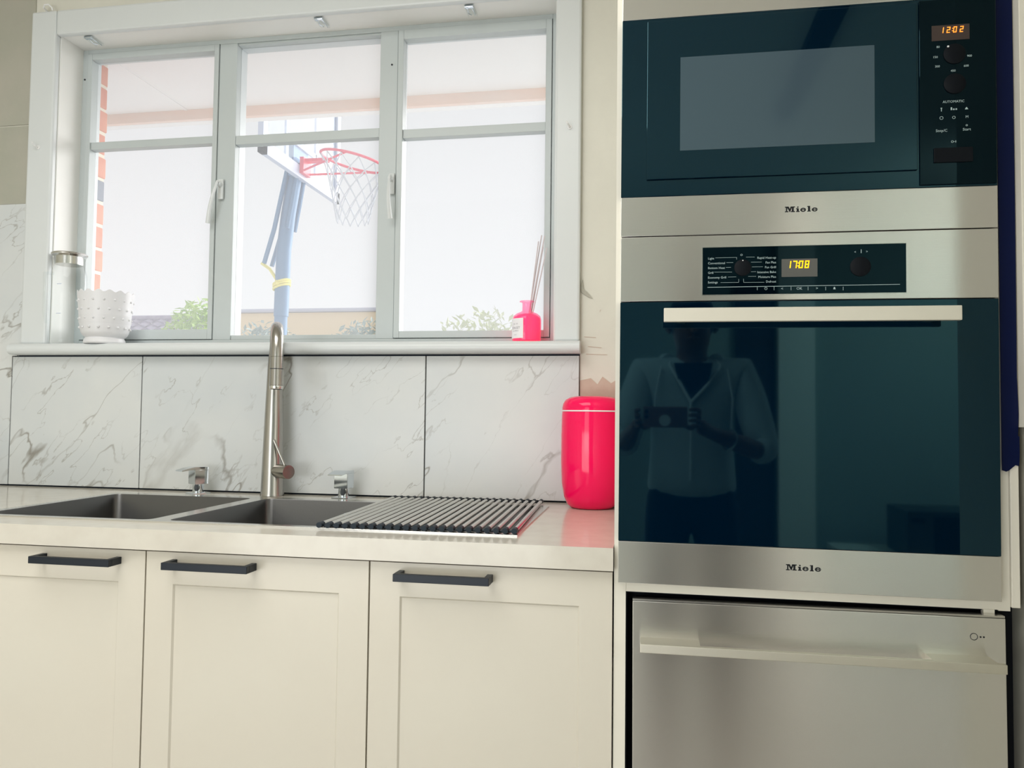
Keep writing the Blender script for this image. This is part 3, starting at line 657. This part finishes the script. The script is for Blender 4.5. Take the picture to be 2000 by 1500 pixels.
px, py, pz = -1.5535, 2.0, 1.322
pt = thing('plant_pot', 'white hobnail ceramic pot with scalloped rim on the sill beside the jug', 'pot', (px, py, pz))
bm = bmesh.new()
sc_ = lambda r, z, a: (.0035*math.cos(a*16) if z > .135 else 0)
lathe(bm, [(.054, 0), (.056, .004), (.054, .012), (.050, .018), (.058, .024), (.063, .034), (.067, .06), (.070, .10), (.0735, .135), (.0745, .148), (.0725, .1485), (.070, .135), (.068, .06), (.06, .04), (.04, .038)], (px, py, pz), 96, fn=sc_, cap1=True)
obj('pot_body', bm, 'ceramic', pt, smooth=True)
bm = bmesh.new()
for row in range(4):
    zz = .045+row*.026
    for k in range(16):
        a = 2*PI*(k+(row % 2)*.5)/16; rr_ = .0640+.0085*(zz-.034)/.11+.0005
        tube(bm, [(px+rr_*math.cos(a), py+rr_*math.sin(a), pz+zz), (px+(rr_+.0022)*math.cos(a), py+(rr_+.0022)*math.sin(a), pz+zz), (px+(rr_+.0038)*math.cos(a), py+(rr_+.0038)*math.sin(a), pz+zz)], [.0038, .0032, .0012], 8)
o = obj('hobnails', bm, 'ceramic', pt, smooth=True)
bm = bmesh.new(); lathe(bm, [(.066, .11), (.03, .114), (.004, .116)], (px, py, pz), 24); obj('potting_soil', bm, 'bark', pt)

dx, dy, dz = -.3145, 2.02, 1.322
df = thing('reed_diffuser', 'pink glass reed diffuser with paper label at right end of the sill', 'diffuser', (dx, dy, dz))
bm = bmesh.new(); lathe(bm, [(.030, 0), (.037, .002), (.0385, .006), (.0385, .062), (.036, .071), (.028, .078), (.017, .0825), (.0125, .086), (.012, .105), (.0135, .1085), (.0195, .1095), (.0195, .1115), (.011, .1115)], (dx, dy, dz), 48, cap1=False); obj('bottle', bm, 'pink_glass', df, smooth=True)
bm = bmesh.new(); lathe(bm, [(.029, .003), (.0365, .006), (.0365, .060), (.0345, .068), (.024, .0755), (.01, .078)], (dx, dy, dz), 48); obj('liquid', bm, 'pink_liquid', df, smooth=True)
bm = bmesh.new(); rows = []
for z in (.010, .0625):
    rows.append([bm.verts.new((dx+.0389*math.cos(a), dy+.0389*math.sin(a), dz+z)) for a in [math.radians(190+i*75/12) for i in range(13)]])
    rows.append([bm.verts.new((dx+.0396*math.cos(a), dy+.0396*math.sin(a), dz+z)) for a in [math.radians(190+i*75/12) for i in range(13)]])
a_, b_, c_, d_ = rows
for i in range(12): bm.faces.new((b_[i], b_[i+1], d_[i+1], d_[i])); bm.faces.new((a_[i+1], a_[i], c_[i], c_[i+1])); bm.faces.new((c_[i], c_[i+1], d_[i+1], d_[i]))
lab = obj('label', bm, 'label', df, smooth=True)
def wrapped(s, size, a0, z):
    cu = bpy.data.curves.new('lettering', 'FONT'); cu.body = s; cu.size = size; cu.resolution_u = 1; cu.align_x = 'CENTER'
    t = bpy.data.objects.new('t', cu); C.objects.link(t); me = bpy.data.meshes.new_from_object(t.evaluated_get(bpy.context.evaluated_depsgraph_get())); bpy.data.objects.remove(t); bpy.data.curves.remove(cu)
    for v in me.vertices:
        a = math.radians(a0)+v.co.x/.0399; v.co = Vector((dx+.0399*math.cos(a), dy+.0399*math.sin(a), dz+z+v.co.y))-Vector((dx, dy, dz))
    me.materials.clear(); me.materials.append(M_['label_print']); o = bpy.data.objects.new('lettering', me); C.objects.link(o); o.parent = lab
wrapped('No. 14', .0055, 230, .046); wrapped('SUNSET', .009, 230, .034); wrapped('reed diffuser', .0045, 230, .028); wrapped('200 ml', .0035, 230, .018)
for i, (ex, ey, eh) in enumerate(((.036, .01, .29), (.046, -.004, .285), (.030, -.006, .27), (.040, .016, .262), (.051, .006, .255))):
    bm = bmesh.new(); tube(bm, [(dx-.004+i*.0016, dy, dz+.015), (dx+ex, dy+ey, dz+eh)], .0017, 6); obj('reed', bm, 'reed', df, smooth=True)

# ================================================================= OVEN TOWER
TR = .00303; PIV = Vector((.2517, 1.3308, 1.13))
tw_ = thing('tall_cabinet', 'white tall cabinet housing the microwave, oven and drawer dishwasher', 'cabinet', (.26, 1.66, 0))
bm = bmesh.new(); box(bm, -.0535, -.0335, 1.350, 1.995, 0, 2.44); obj('side_panel', bm, 'carcass', tw_)
bm = bmesh.new(); box(bm, .5515, .5685, 1.351, 1.995, .829, 2.44); obj('side_panel', bm, 'carcass', tw_)
bx('filler_panel', (.569, .5815, 1.346, 1.37, .8354, 2.44), 'carcass', tw_, bev=.001)
bx('shelf', (-.0335, .5515, 1.351, 1.99, .8305, .8465), 'carcass', tw_); bx('shelf_chip', (.529, .545, 1.349, 1.36, .822, .8305), 'carcass', tw_)
bx('recess_back', (-.0335, .5915, 1.40, 1.41, 0, .829), 'void', tw_); bx('recess_side', (-.0335, -.0315, 1.356, 1.40, 0, .829), 'void', tw_); bx('recess_top', (-.0335, .5685, 1.356, 1.40, .828, .8303), 'void', tw_)  # near-black sheets line the bay; gap shade put into their colour
bx('upper_door', (-.0505, .5665, 1.331, 1.3495, 1.915, 2.44), 'door', tw_, bev=.001)
fl = bmesh.new()
fp = [(.5565, 2.44), (.5565, 1.0515), (.5625, 1.0495), (.566, 1.051), (.571, 1.0555), (.576, 1.0600), (.5812, 1.0585), (.5822, 1.075), (.5822, 1.105), (.5802, 1.1065), (.5815, 1.14), (.5798, 1.2), (.5808, 1.5), (.5805, 2.44)]
prism(fl, fp, 1.3435, 1.3452); flo = obj('protective_film', fl, 'film'); tag(flo, 'dark blue protective film strip down the right edge of the oven tower', 'film')

def app(name, label, cat, rot): return thing(name, label, cat, PIV, roty=rot)
YF = 1.3308
OX0, OX1 = -.0455, .5492
def S(name, x0, x1, z0, z1, m, par, y0=YF, y1=1.3495, bev=.0008): return bx(name, (x0, x1, y0, y1, z0, z1), m, par, bev)

def miele(par, x0, z0, h, y, name='logo'):
    # heavy slab-serif lettering built from plates; unit = cap height h
    t = bmesh.new(); W = h
    def q(p): prism(t, [(x0+a*W, z0+b*W) for a, b in p], y-.0005, y+.0002)
    def R4(a, b, c, d): q([(a, b), (c, b), (c, d), (a, d)])
    R4(0, 0, .62, .16); R4(.0, .84, .55, 1); R4(.18, .1, .40, .9)
    q([(.30, 1), (.62, 1), (.98, .30), (.86, .02), (.80, .02)]); q([(1.26, 1), (.98, 1), (.80, .42), (.80, .02), (.90, .02)])
    R4(1.18, .1, 1.52, .9); R4(1.02, 0, 1.72, .16); R4(1.2, .84, 1.72, 1)
    R4(1.92, 0, 2.52, .14); R4(2.04, .1, 2.38, .64); R4(1.92, .52, 2.2, .66)
    q([(2.06+.17+.15*math.cos(k*PI/4), .86+.12*math.sin(k*PI/4)) for k in range(8)])
    def ee(cx):
        for k in range(20):
            a0, a1 = math.radians(16*k+22), math.radians(16*(k+1)+22)
            if k >= 20: break
            ro, ri = (.50, .36), (.22 if True else 0, .20)
            q([(cx+ro[0]*math.cos(a0), .34+ro[1]*math.sin(a0)), (cx+ro[0]*math.cos(a1), .34+ro[1]*math.sin(a1)), (cx+ri[0]*math.cos(a1), .34+ri[1]*math.sin(a1)), (cx+ri[0]*math.cos(a0), .34+ri[1]*math.sin(a0))][::1])
        R4(cx-.26, .30, cx+.50, .42)
    ee(3.14)
    R4(3.84, 0, 4.46, .14); R4(3.97, .1, 4.33, 1.0); R4(3.84, .88, 4.2, 1.0)
    ee(5.12)
    return obj(name, t, 'logo', par)

# ---- oven
ov = app('oven', 'built-in stainless and black glass oven under the microwave, clock showing 17:08', 'oven', TR)
bx('body', (-.030, .545, 1.3496, 1.93, .852, 1.432), 'steel_sink', ov)
cp = S('control_panel', OX0, OX1, 1.3262, 1.4370, 'steel', ov)
dr = S('door', OX0, OX1, .9185, 1.3248, 'bglass', ov)
S('door_plinth', OX0, OX1, .8480, .9180, 'steel', ov)
bm = bmesh.new(); box(bm, .027, .478, 1.282, 1.292, 1.285, 1.3078, bev=.0012); obj('bar', bm, 'alu_paint', None) if False else None
bm.free() if False else None
hd = obj('handle', bm, 'alu_paint', dr)
for x in (.05, .445): bx('standoff', (x, x+.014, 1.292, 1.3308, 1.291, 1.303), 'alu', dr)
miele(ov, .2267, .8820, .0097, YF)
cg = bx('control_glass', (.0917, .4124, YF-.0012, YF+.001, 1.336, 1.4163), 'bpanel', ov, bev=.0005)
bm = bmesh.new()
for b_ in ((.0904, .4137, 1.3347, 1.336), (.0904, .4137, 1.4163, 1.4173), (.0904, .0917, 1.336, 1.4163), (.4124, .4134, 1.336, 1.4163)): box(bm, b_[0], b_[1], YF-.0008, YF+.001, b_[2], b_[3])
obj('control_trim', bm, 'steel_rim', ov)
YP = YF-.0014
def P(zx, zy):
    f = (zx-95)/1771; top = 110-48*f; h = 410+22*f; return .0917+f*.3207, 1.4163-(zy-top)/h*.0803
def ptext(s, zx, zy, size, align='LEFT', m='print'):
    x, z = P(zx, zy); return text('lettering', s, size, x, z-size*.33, YP, m, ov, align)
for i, s in enumerate(('Light', 'Conventional', 'Bottom Heat', 'Grill', 'Economy Grill', 'Settings')): ptext(s, 143, 205+i*41.5, .0052)
for i, s in enumerate(('Rapid Heat-up', 'Fan Plus', 'Fan Grill', 'Intensive Bake', 'Moisture Plus', 'Defrost')): ptext(s, 752, 193+i*41.8, .0052, 'RIGHT')
bm = bmesh.new()
def ln(a, b, wd=.0004):
    (x0, z0), (x1, z1) = P(*a), P(*b)
    if abs(x1-x0) > abs(z1-z0): prism(bm, [(x0, z0-wd/2), (x1, z1-wd/2), (x1, z1+wd/2), (x0, z0+wd/2)], YP-.0002, YP+.0002)
    else: prism(bm, [(x0-wd/2, z0), (x0+wd/2, z0), (x1+wd/2, z1), (x1-wd/2, z1)], YP-.0002, YP+.0002)
for a, b in (((210, 199), (402, 194)), ((402, 194), (402, 212)), ((310, 240), (370, 239)), ((305, 282), (350, 281)), ((200, 323), (360, 322)), ((325, 365), (398, 363)), ((258, 413), (420, 411)), ((421, 411), (421, 382)),
             ((485, 191), (562, 190)), ((530, 235), (625, 233)), ((538, 276), (635, 274)), ((530, 318), (575, 317)), ((505, 359), (575, 358)), ((465, 411), (648, 409)), ((465, 411), (464, 380))): ln(a, b)
ln((140, 455), (1812, 424), .0008)
for x in (586, 734, 883, 1031, 1183, 1333): ln((x, 447), (x, 477), .0006)
obj('scale_lines', bm, 'print', ov)
ptext('O', 445, 172, .005, 'CENTER'); ptext('<', 805, 464, .0065, 'CENTER'); ptext('OK', 955, 462, .0062, 'CENTER'); ptext('>', 1108, 460, .0065, 'CENTER'); ptext('<', 1436, 142, .0055, 'CENTER'); ptext('>', 1536, 138, .0055, 'CENTER')
bm = bmesh.new()
x, z = P(662, 463); tube(bm, [(x+.0022*math.cos(k*PI/6), YP, z+.0022*math.sin(k*PI/6)) for k in range(12)], .0003, 4, closed=True); box(bm, x-.0002, x+.0002, YP-.0002, YP, z, z+.0016)
x, z = P(1258, 460); prism(bm, [(x-.0022, z-.0016), (x+.0022, z-.0016), (x+.0015, z-.0008), (x+.0012, z+.0016), (x, z+.0024), (x-.0012, z+.0016), (x-.0015, z-.0008)], YP-.0002, YP+.0002)
x, z = P(1487, 135); prism(bm, [(x-.0006, z-.0030), (x+.0006, z-.0030), (x+.0004, z+.003), (x-.0004, z+.003)], YP-.0002, YP+.0002)
obj('symbols', bm, 'print', ov)
for zx, zy, r in ((456, 283, .0138), (1480, 270, .0160)):
    x, z = P(zx, zy); bm = bmesh.new(); tube(bm, [(x, YP+.0002, z), (x, YP-.0012, z), (x, YP-.0018, z)], [r, r, r-.0008], 40); kn = obj('knob', bm, 'knob', ov, smooth=True)
    if zx < 1000: bm = bmesh.new(); tube(bm, [(x, YP-.0018, z+.0118), (x, YP-.0022, z+.0118)], .0009, 10); obj('marker_dot', bm, 'white', kn)
x0, z1 = P(800, 207); x1, z0 = P(1112, 357); bx('display', (x0, x1, YP-.0003, YP+.0001, z0, z1), 'display2', ov)
SEG = {'0': 'abcdef', '1': 'bc', '2': 'abged', '7': 'abc', '8': 'abcdefg'}
def digits(s, x, z, h, adv, y, m, par, slant=.12):
    bm = bmesh.new(); wd = h*.52; t = h*.13
    for ch in s:
        if ch == ':':
            for zz in (.3, .7): prism(bm, [(x-adv*.12+a*t+zz*h*slant, z+zz*h+b*t) for a, b in ((-.5, -.5), (.5, -.5), (.5, .5), (-.5, .5))], y-.0003, y)
            continue
        for g in SEG[ch]:
            R2 = {'a': (0, h-t, wd, h), 'd': (0, 0, wd, t), 'g': (0, h/2-t/2, wd, h/2+t/2), 'b': (wd-t, h/2+t*.2, wd, h-t*.2), 'c': (wd-t, t*.2, wd, h/2-t*.2), 'f': (0, h/2+t*.2, t, h-t*.2), 'e': (0, t*.2, t, h/2-t*.2)}[g]
            q = [(R2[0], R2[1]), (R2[2], R2[1]), (R2[2], R2[3]), (R2[0], R2[3])]
            prism(bm, [(x+a+b*slant, z+b) for a, b in q], y-.0003, y)
        x += adv
    return obj('clock_digits', bm, m, par)
x, z = P(842, 288); digits('17:08', x, z, .0124, .0095, YP-.0005, 'yellow_led', ov)

# ---- microwave
mw = app('microwave', 'built-in microwave with dark glass front at the top of the tower, clock showing 12:02', 'microwave', TR)
bx('body', (-.030, .545, 1.3496, 1.80, 1.445, 1.895), 'steel_sink', mw)
S('lower_frame', OX0-.0005, OX1, 1.4385, 1.5062, 'steel', mw); S('upper_frame', OX0-.0005, OX1, 1.8180, 1.905, 'steel', mw)
S('fascia_glass', OX0-.0005, OX1, 1.5066, 1.8176, 'bglass', mw)
dm = S('door', -.0030, .4300, 1.5350, 1.8120, 'bglass', mw, YF-.0035, YF-.0004, .001)
bx('window_screen', (.0531, .3648, YF-.0038, YF-.0034, 1.5833, 1.7452), 'bmesh', dm)
S('control_strip', .4335, .5475, 1.5100, 1.8140, 'bpanel', mw, YF-.0030, YF-.0004, .0008)
miele(mw, .2249, .1*0+1.4729, .0092, YF)
YM = YF-.0032
def Q(px_, py_):   # pixel of the photograph on the microwave panel -> panel metres (used only to size the print)
    return .4523+(px_-1818)/74*.0566, 1.7707-(py_-53+(px_-1818)*.056)/29.5*.0253-(py_-53)*.0
bx('display', (.4523, .5088, YM-.0004, YM+.0001, 1.7455, 1.7707), 'display', mw)
digits('12:02', .4645, 1.7575, .0098, .0098, YM-.0006, 'amber', mw)
for z, r in ((1.7225, .0165), (1.6735, .0165)):
    bm = bmesh.new(); tube(bm, [(.4862, YM+.0002, z), (.4862, YM-.0012, z), (.4862, YM-.0018, z)], [r, r, r-.0008], 40); kn = obj('knob', bm, 'knob', mw, smooth=True)
bm = bmesh.new(); tube(bm, [(.4762, YM-.0018, 1.7345), (.4762, YM-.0023, 1.7345)], .0016, 10); obj('marker_dot', bm, 'white', mw)
for s, x, z in (('80', .4618, 1.7355), ('150', .4575, 1.7190), ('300', .4605, 1.7035), ('450', .4840, 1.6950), ('600', .5035, 1.7020), ('900', .5085, 1.7180)):
    text('lettering', s, .0050, x, z-.0018, YM-.0002, 'print', mw, 'CENTER')
text('lettering', 'AUTOMATIC', .0056, .4842, 1.6425, YM-.0002, 'print', mw, 'CENTER')
for s, x, z, q_ in (('Stop/C', .4660, 1.5955, .0062), ('Start', .5035, 1.5960, .0062), ('M', .5040, 1.6165, .0058)):
    text('lettering', s, q_, x, z, YM-.0002, 'print', mw, 'CENTER')
bm = bmesh.new(); y = YM-.0003
def ring(x, z, r): tube(bm, [(x+r*math.cos(k*PI/6), y, z+r*math.sin(k*PI/6)) for k in range(12)], .0004, 4, closed=True)
prism(bm, [(.4647, 1.635), (.4673, 1.635), (.4665, 1.6325), (.4665, 1.629), (.4655, 1.629), (.4655, 1.6325)], y, y+.0004)
for a in (.4810, .4846, .4882): prism(bm, [(a-.0013, 1.6305), (a+.0013, 1.6305), (a+.001, 1.635 if a < .482 else 1.6328), (a-.001, 1.635 if a < .482 else 1.6328)], y, y+.0004)
prism(bm, [(.5010, 1.6305), (.5060, 1.6305), (.5050, 1.6322), (.5038, 1.6345), (.5020, 1.6328)], y, y+.0004)
ring(.4660, 1.6182, .0025); ring(.4845, 1.6182, .0021); ring(.4820, 1.5788, .0016); ring(.5035, 1.6045, .0012)
prism(bm, [(.4836, 1.5785), (.4880, 1.5785), (.4880, 1.5791), (.4836, 1.5791)], y, y+.0004); prism(bm, [(.4866, 1.577), (.4874, 1.577), (.4874, 1.5806), (.4866, 1.5806)], y, y+.0004)
obj('symbols', bm, 'print', mw)
S('door_button', .4540, .5120, 1.5450, 1.5690, 'knob', mw, YF-.0050, YF-.0031, .0008)

# ---- dishwasher
dwp = app('dishwasher', 'stainless dishwasher drawer with full width handle below the oven', 'dishwasher', -.00338)
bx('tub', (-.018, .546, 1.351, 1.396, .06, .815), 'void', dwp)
dd = bx('door', (-.0225, .5520, YF, 1.3505, .10, .8205), 'steel', dwp, bev=.001)
bx('top_edge', (-.0225, .5515, YF+.001, 1.3505, .8212, .8240), 'steel_rim', dwp)
bm = bmesh.new(); box(bm, -.0098, .5362, 1.288, 1.298, .7472, .7612, bev=.0008)
box(bm, -.0098, .0865, 1.298, YF+.0002, .7495, .7608); box(bm, .434, .527, 1.298, YF+.0002, .7495, .7608)
obj('handle', bm, 'alu', dd)
bm = bmesh.new(); tube(bm, [(.5062+.0052*math.cos(k*PI/12), YF-.0002, .7905+.0052*math.sin(k*PI/12)) for k in range(24)], .0005, 6, closed=True); obj('button_ring', bm, 'logo', dwp)
bm = bmesh.new()
for x in (.5158, .5205): tube(bm, [(x, YF-.0003, .7905), (x, YF+.0002, .7905)], .0014, 10)
obj('indicator_dots', bm, 'logo', dwp)

# ================================================================= BEHIND THE CAMERA (seen in the oven glass)
# low bench with a bench-top microwave
bn = thing('low_bench', 'pale bench behind the camera under the bench-top microwave', 'bench', (1.85, -2.4, 0))
bx('top', (1.2, 2.6, -2.85, -2.2, .26, .30), 'strip_white', bn)
for x in (1.23, 2.52):
    for y in (-2.82, -2.28): bx('leg', (x, x+.05, y, y+.05, 0, .26), 'strip_white', bn)
m2 = thing('benchtop_microwave', 'small silver bench-top microwave behind the camera', 'microwave', (1.8, -2.4, .30))
bx('casing', (1.55, 2.1, -2.75, -2.35, .30, .58), 'steel_sink', m2); bx('door_window', (1.70, 2.04, -2.35, -2.345, .33, .55), 'logo', m2); bx('display', (1.57, 1.65, -2.35, -2.345, .51, .54), 'logo', m2)

# phone
ph = thing('phone', 'phone held level in both hands by the person', 'phone', (.065, -.014, 1.13))
bx('body', (-.010, .137, -.0185, -.0115, 1.094, 1.165), 'phone_pink', ph, bev=.003)
bm = bmesh.new(); tube(bm, [(.0, -.0115, 1.148), (.0, -.0085, 1.148)], .006, 16); tube(bm, [(.0, -.0115, 1.13), (.0, -.0085, 1.13)], .006, 16); obj('lens', bm, 'phone', ph, smooth=True)
bm = bmesh.new(); tube(bm, [(.062, -.0115, 1.118), (.062, -.007, 1.118), (.062, -.0045, 1.118)], [.012, .012, .0195], 28); tube(bm, [(.062, -.0045, 1.118), (.062, -.0025, 1.118)], .0195, 28); obj('grip', bm, 'white', ph, smooth=True)

# person
pe = thing('person', 'person in a grey hoodie and dark trousers holding up a phone behind the camera', 'person', (.17, -.36, 0))
def skinned(name, verts, edges, radii, m, par, sub=2, rootv=0):
    off = parent_origin(par)
    me = bpy.data.meshes.new(name); me.from_pydata([Vector(v)-off for v in verts], edges, [])
    o = bpy.data.objects.new(name, me); C.objects.link(o); o.parent = par
    md = o.modifiers.new('skin', 'SKIN'); md.use_smooth_shade = True
    for i, r in enumerate(radii):
        sv = me.skin_vertices[0].data[i]; sv.radius = r if isinstance(r, tuple) else (r, r); sv.use_root = (i == rootv)
    if sub: s_ = o.modifiers.new('sub', 'SUBSURF'); s_.levels = sub; s_.render_levels = sub
    dg = bpy.context.evaluated_depsgraph_get(); m2_ = bpy.data.meshes.new_from_object(o.evaluated_get(dg))
    o.modifiers.clear(); o.data = m2_; m2_.name = name; m2_.materials.clear(); m2_.materials.append(M_[m]); m2_.shade_smooth(); return o
PX, PY = .17, -.36
V = []; E_ = []; RD = []
def chain(start, pts, rad):
    prev = start
    for p, r in zip(pts, rad):
        V.append(p); RD.append(r); i = len(V)-1
        if prev is not None: E_.append((prev, i))
        prev = i
    return prev
hipi = chain(None, [(PX, PY, .88)], [(.118, .085)])
ch = chain(hipi, [(PX, PY, 1.0), (PX, PY-.005, 1.15), (PX, PY-.01, 1.25)], [(.125, .095), (.145, .105), (.13, .09)])
nk = chain(ch, [(PX, PY, 1.325), (PX, PY+.01, 1.37)], [.058, .054]); hdv = chain(nk, [(PX, PY+.02, 1.435), (PX, PY+.02, 1.52)], [(.080, .092), (.079, .092)])
for s, kn, an in ((-1, (PX-.10, PY+.02, .46), (PX-.11, PY, .09)), (1, (PX+.10, PY+.03, .46), (PX+.12, PY, .09))):
    j = chain(hipi, [(PX+s*.095, PY, .78), kn, an, (an[0], an[1]+.07, .045), (an[0], an[1]+.15, .035)], [.074, .056, .040, .038, .032])
# arms: shoulder, elbow, wrist, palm
arms = {-1: ((PX-.185, PY-.01, 1.30), (-.085, -.25, 1.02), (-.045, -.095, 1.085), (-.025, -.05, 1.115)), 1: ((PX+.185, PY-.01, 1.30), (.425, -.24, 1.0), (.225, -.10, 1.075), (.172, -.045, 1.105))}
for s, (sh_, el, wr, pa) in arms.items():
    chain(ch, [sh_, tuple((Vector(sh_)+Vector(el))/2), el, tuple((Vector(el)+Vector(wr))/2), wr, pa], [.055, .045, .040, .036, .024, (.032, .016)])
body = skinned('body', V, E_, RD, 'skin', pe)
# fingers as own chains rooted in the palms, curled around the phone ends
def finger(pts, r=.0085): 
    v = [tuple(p) for p in pts]; return skinned('finger', v, [(i, i+1) for i in range(len(v)-1)], [r*1.1, r, r*.95, r*.8][:len(v)], 'skin', body, sub=1)
for k in range(4):
    z = 1.155-k*.0185; ln_ = (.9, 1.0, .95, .78)[k]
    finger([(.172, -.042, 1.112-.004*k), (.178, -.016+.0*k, z), (.160, -.0035-.001, z+.001), (.160-.022*ln_, -.0035, z)], .0078)
    finger([(-.026, -.050, 1.12-.004*k), (-.036, -.026, z-.002), (-.026, -.012, z-.002), (-.018-.002*ln_, -.0095, z-.002)], .0074)
finger([(.165, -.052, 1.10), (.150, -.05, 1.09), (.125, -.034, 1.105), (.110, -.028, 1.12)], .0095)
finger([(-.022, -.055, 1.105), (-.004, -.048, 1.09), (.010, -.034, 1.10), (.022, -.028, 1.115)], .0095)
# hoodie
V, E_, RD = [], [], []
h0 = chain(None, [(PX, PY, .82)], [(.180, .132)]); h2 = chain(h0, [(PX, PY, .875), (PX, PY, .99), (PX, PY, 1.14), (PX, PY-.01, 1.26)], [(.182, .134), (.165, .124), (.165, .122), (.15, .10)])
for s, (sh_, el, wr, pa) in arms.items():
    e3 = Vector(el)+(Vector(wr)-Vector(el))*(.22 if s > 0 else .35)
    chain(h2, [sh_, tuple((Vector(sh_)+Vector(el))/2), el, tuple(e3)], [.072, .066, .060, .056])
hood = skinned('hoodie', V, E_, RD, 'hoodie', pe)
fr_y = PY+.128
bm = bmesh.new(); tube(bm, [(PX-.01, fr_y, .90), (PX-.01, fr_y+.004, 1.0), (PX-.01, fr_y+.01, 1.14), (PX-.01, fr_y+.006, 1.185)], .005, 6)
tube(bm, [(PX-.01, fr_y+.006, 1.185), (PX-.05, fr_y-.01, 1.26), (PX-.085, PY+.08, 1.325), (PX-.08, PY, 1.355)], .0055, 6); tube(bm, [(PX-.01, fr_y+.006, 1.185), (PX+.05, fr_y-.01, 1.25), (PX+.10, PY+.08, 1.32), (PX+.085, PY, 1.355)], .0055, 6)
tube(bm, [(PX-.115, PY+.08, 1.32), (PX-.135, PY+.112, 1.22), (PX-.145, PY+.11, 1.1)], .004, 6); tube(bm, [(PX+.125, PY+.08, 1.31), (PX+.14, PY+.112, 1.2), (PX+.135, PY+.11, 1.08)], .004, 6)
obj('piping', bm, 'piping', hood, smooth=True)
bm = bmesh.new(); prism(bm, [(PX-.012, 1.18), (PX+.055, 1.265), (PX+.07, 1.33), (PX-.07, 1.33), (PX-.055, 1.265)], PY+.095, PY+.118); obj('t_shirt', bm, 'tee', pe)
bm = bmesh.new()
tube(bm, [(PX+.10*math.cos(a), PY-.03+.09*math.sin(a), 1.335+.03*math.cos(a*2)*.3) for a in [math.radians(150+i*240/12) for i in range(13)]], .032, 12); obj('hood', bm, 'hoodie', hood, smooth=True)
V, E_, RD = [], [], []
t0 = chain(None, [(PX, PY, .95), (PX, PY, .86)], [(.150, .110), (.168, .122)])
for s in (-1, 1): chain(t0, [(PX+s*.090, PY+.002, .76), (PX+s*.10, PY+.02, .46), (PX+s*.112, PY, .11)], [(.092, .100), .078, .062])
skinned('trousers', V, E_, RD, 'trouser', pe)
# head details
bm = bmesh.new(); bmesh.ops.create_uvsphere(bm, u_segments=24, v_segments=16, radius=1)
bmesh.ops.scale(bm, vec=(.088, .102, .108), verts=bm.verts); bmesh.ops.translate(bm, vec=(PX, PY+.004, 1.508), verts=bm.verts)
for v in list(bm.verts):
    if v.co.y > PY+.055 and v.co.z < 1.545: v.co.y = PY+.05; v.co.x = PX+(v.co.x-PX)*.85
obj('hair', bm, 'hair', pe, smooth=True)
bm = bmesh.new()
for s in (-1, 1): bmesh.ops.create_uvsphere(bm, u_segments=10, v_segments=8, radius=.0095, matrix=Matrix.Translation((PX+s*.031, PY+.1, 1.482)))
obj('eye', bm, 'eye', body, smooth=True)
bm = bmesh.new()
for s in (-1, 1): bmesh.ops.create_uvsphere(bm, u_segments=10, v_segments=8, radius=.0058, matrix=Matrix.Translation((PX+s*.031, PY+.1052, 1.482)))
obj('iris', bm, 'hair', body, smooth=True)
bm = bmesh.new(); tube(bm, [(PX, PY+.104, 1.492), (PX, PY+.12, 1.462), (PX, PY+.125, 1.449), (PX, PY+.106, 1.443)], [.006, .010, .013, .008], 10); obj('nose', bm, 'skin', body, smooth=True)
bm = bmesh.new(); tube(bm, [(PX-.024, PY+.098, 1.421), (PX-.008, PY+.108, 1.424), (PX+.008, PY+.108, 1.424), (PX+.024, PY+.098, 1.421)], [.003, .007, .007, .003], 8); obj('mouth', bm, 'skin', body, smooth=True)
for s in (-1, 1):
    bm = bmesh.new(); tube(bm, [(PX+s*.082, PY+.012, 1.452), (PX+s*.091, PY+.004, 1.466), (PX+s*.093, PY+.002, 1.488), (PX+s*.085, PY+.01, 1.50)], [.006, .009, .010, .006], 8); obj('ear', bm, 'skin', body, smooth=True)
bm = bmesh.new(); c0 = Vector(arms[1][1])*.32+Vector(arms[1][2])*.68; ax = (Vector(arms[1][2])-Vector(arms[1][1])).normalized(); u, v_ = frame_of(ax)
tube(bm, [c0+(u*math.cos(k*PI/10)+v_*math.sin(k*PI/10))*.036 for k in range(20)], .004, 6, closed=True); obj('bracelet', bm, 'chrome', pe, smooth=True)
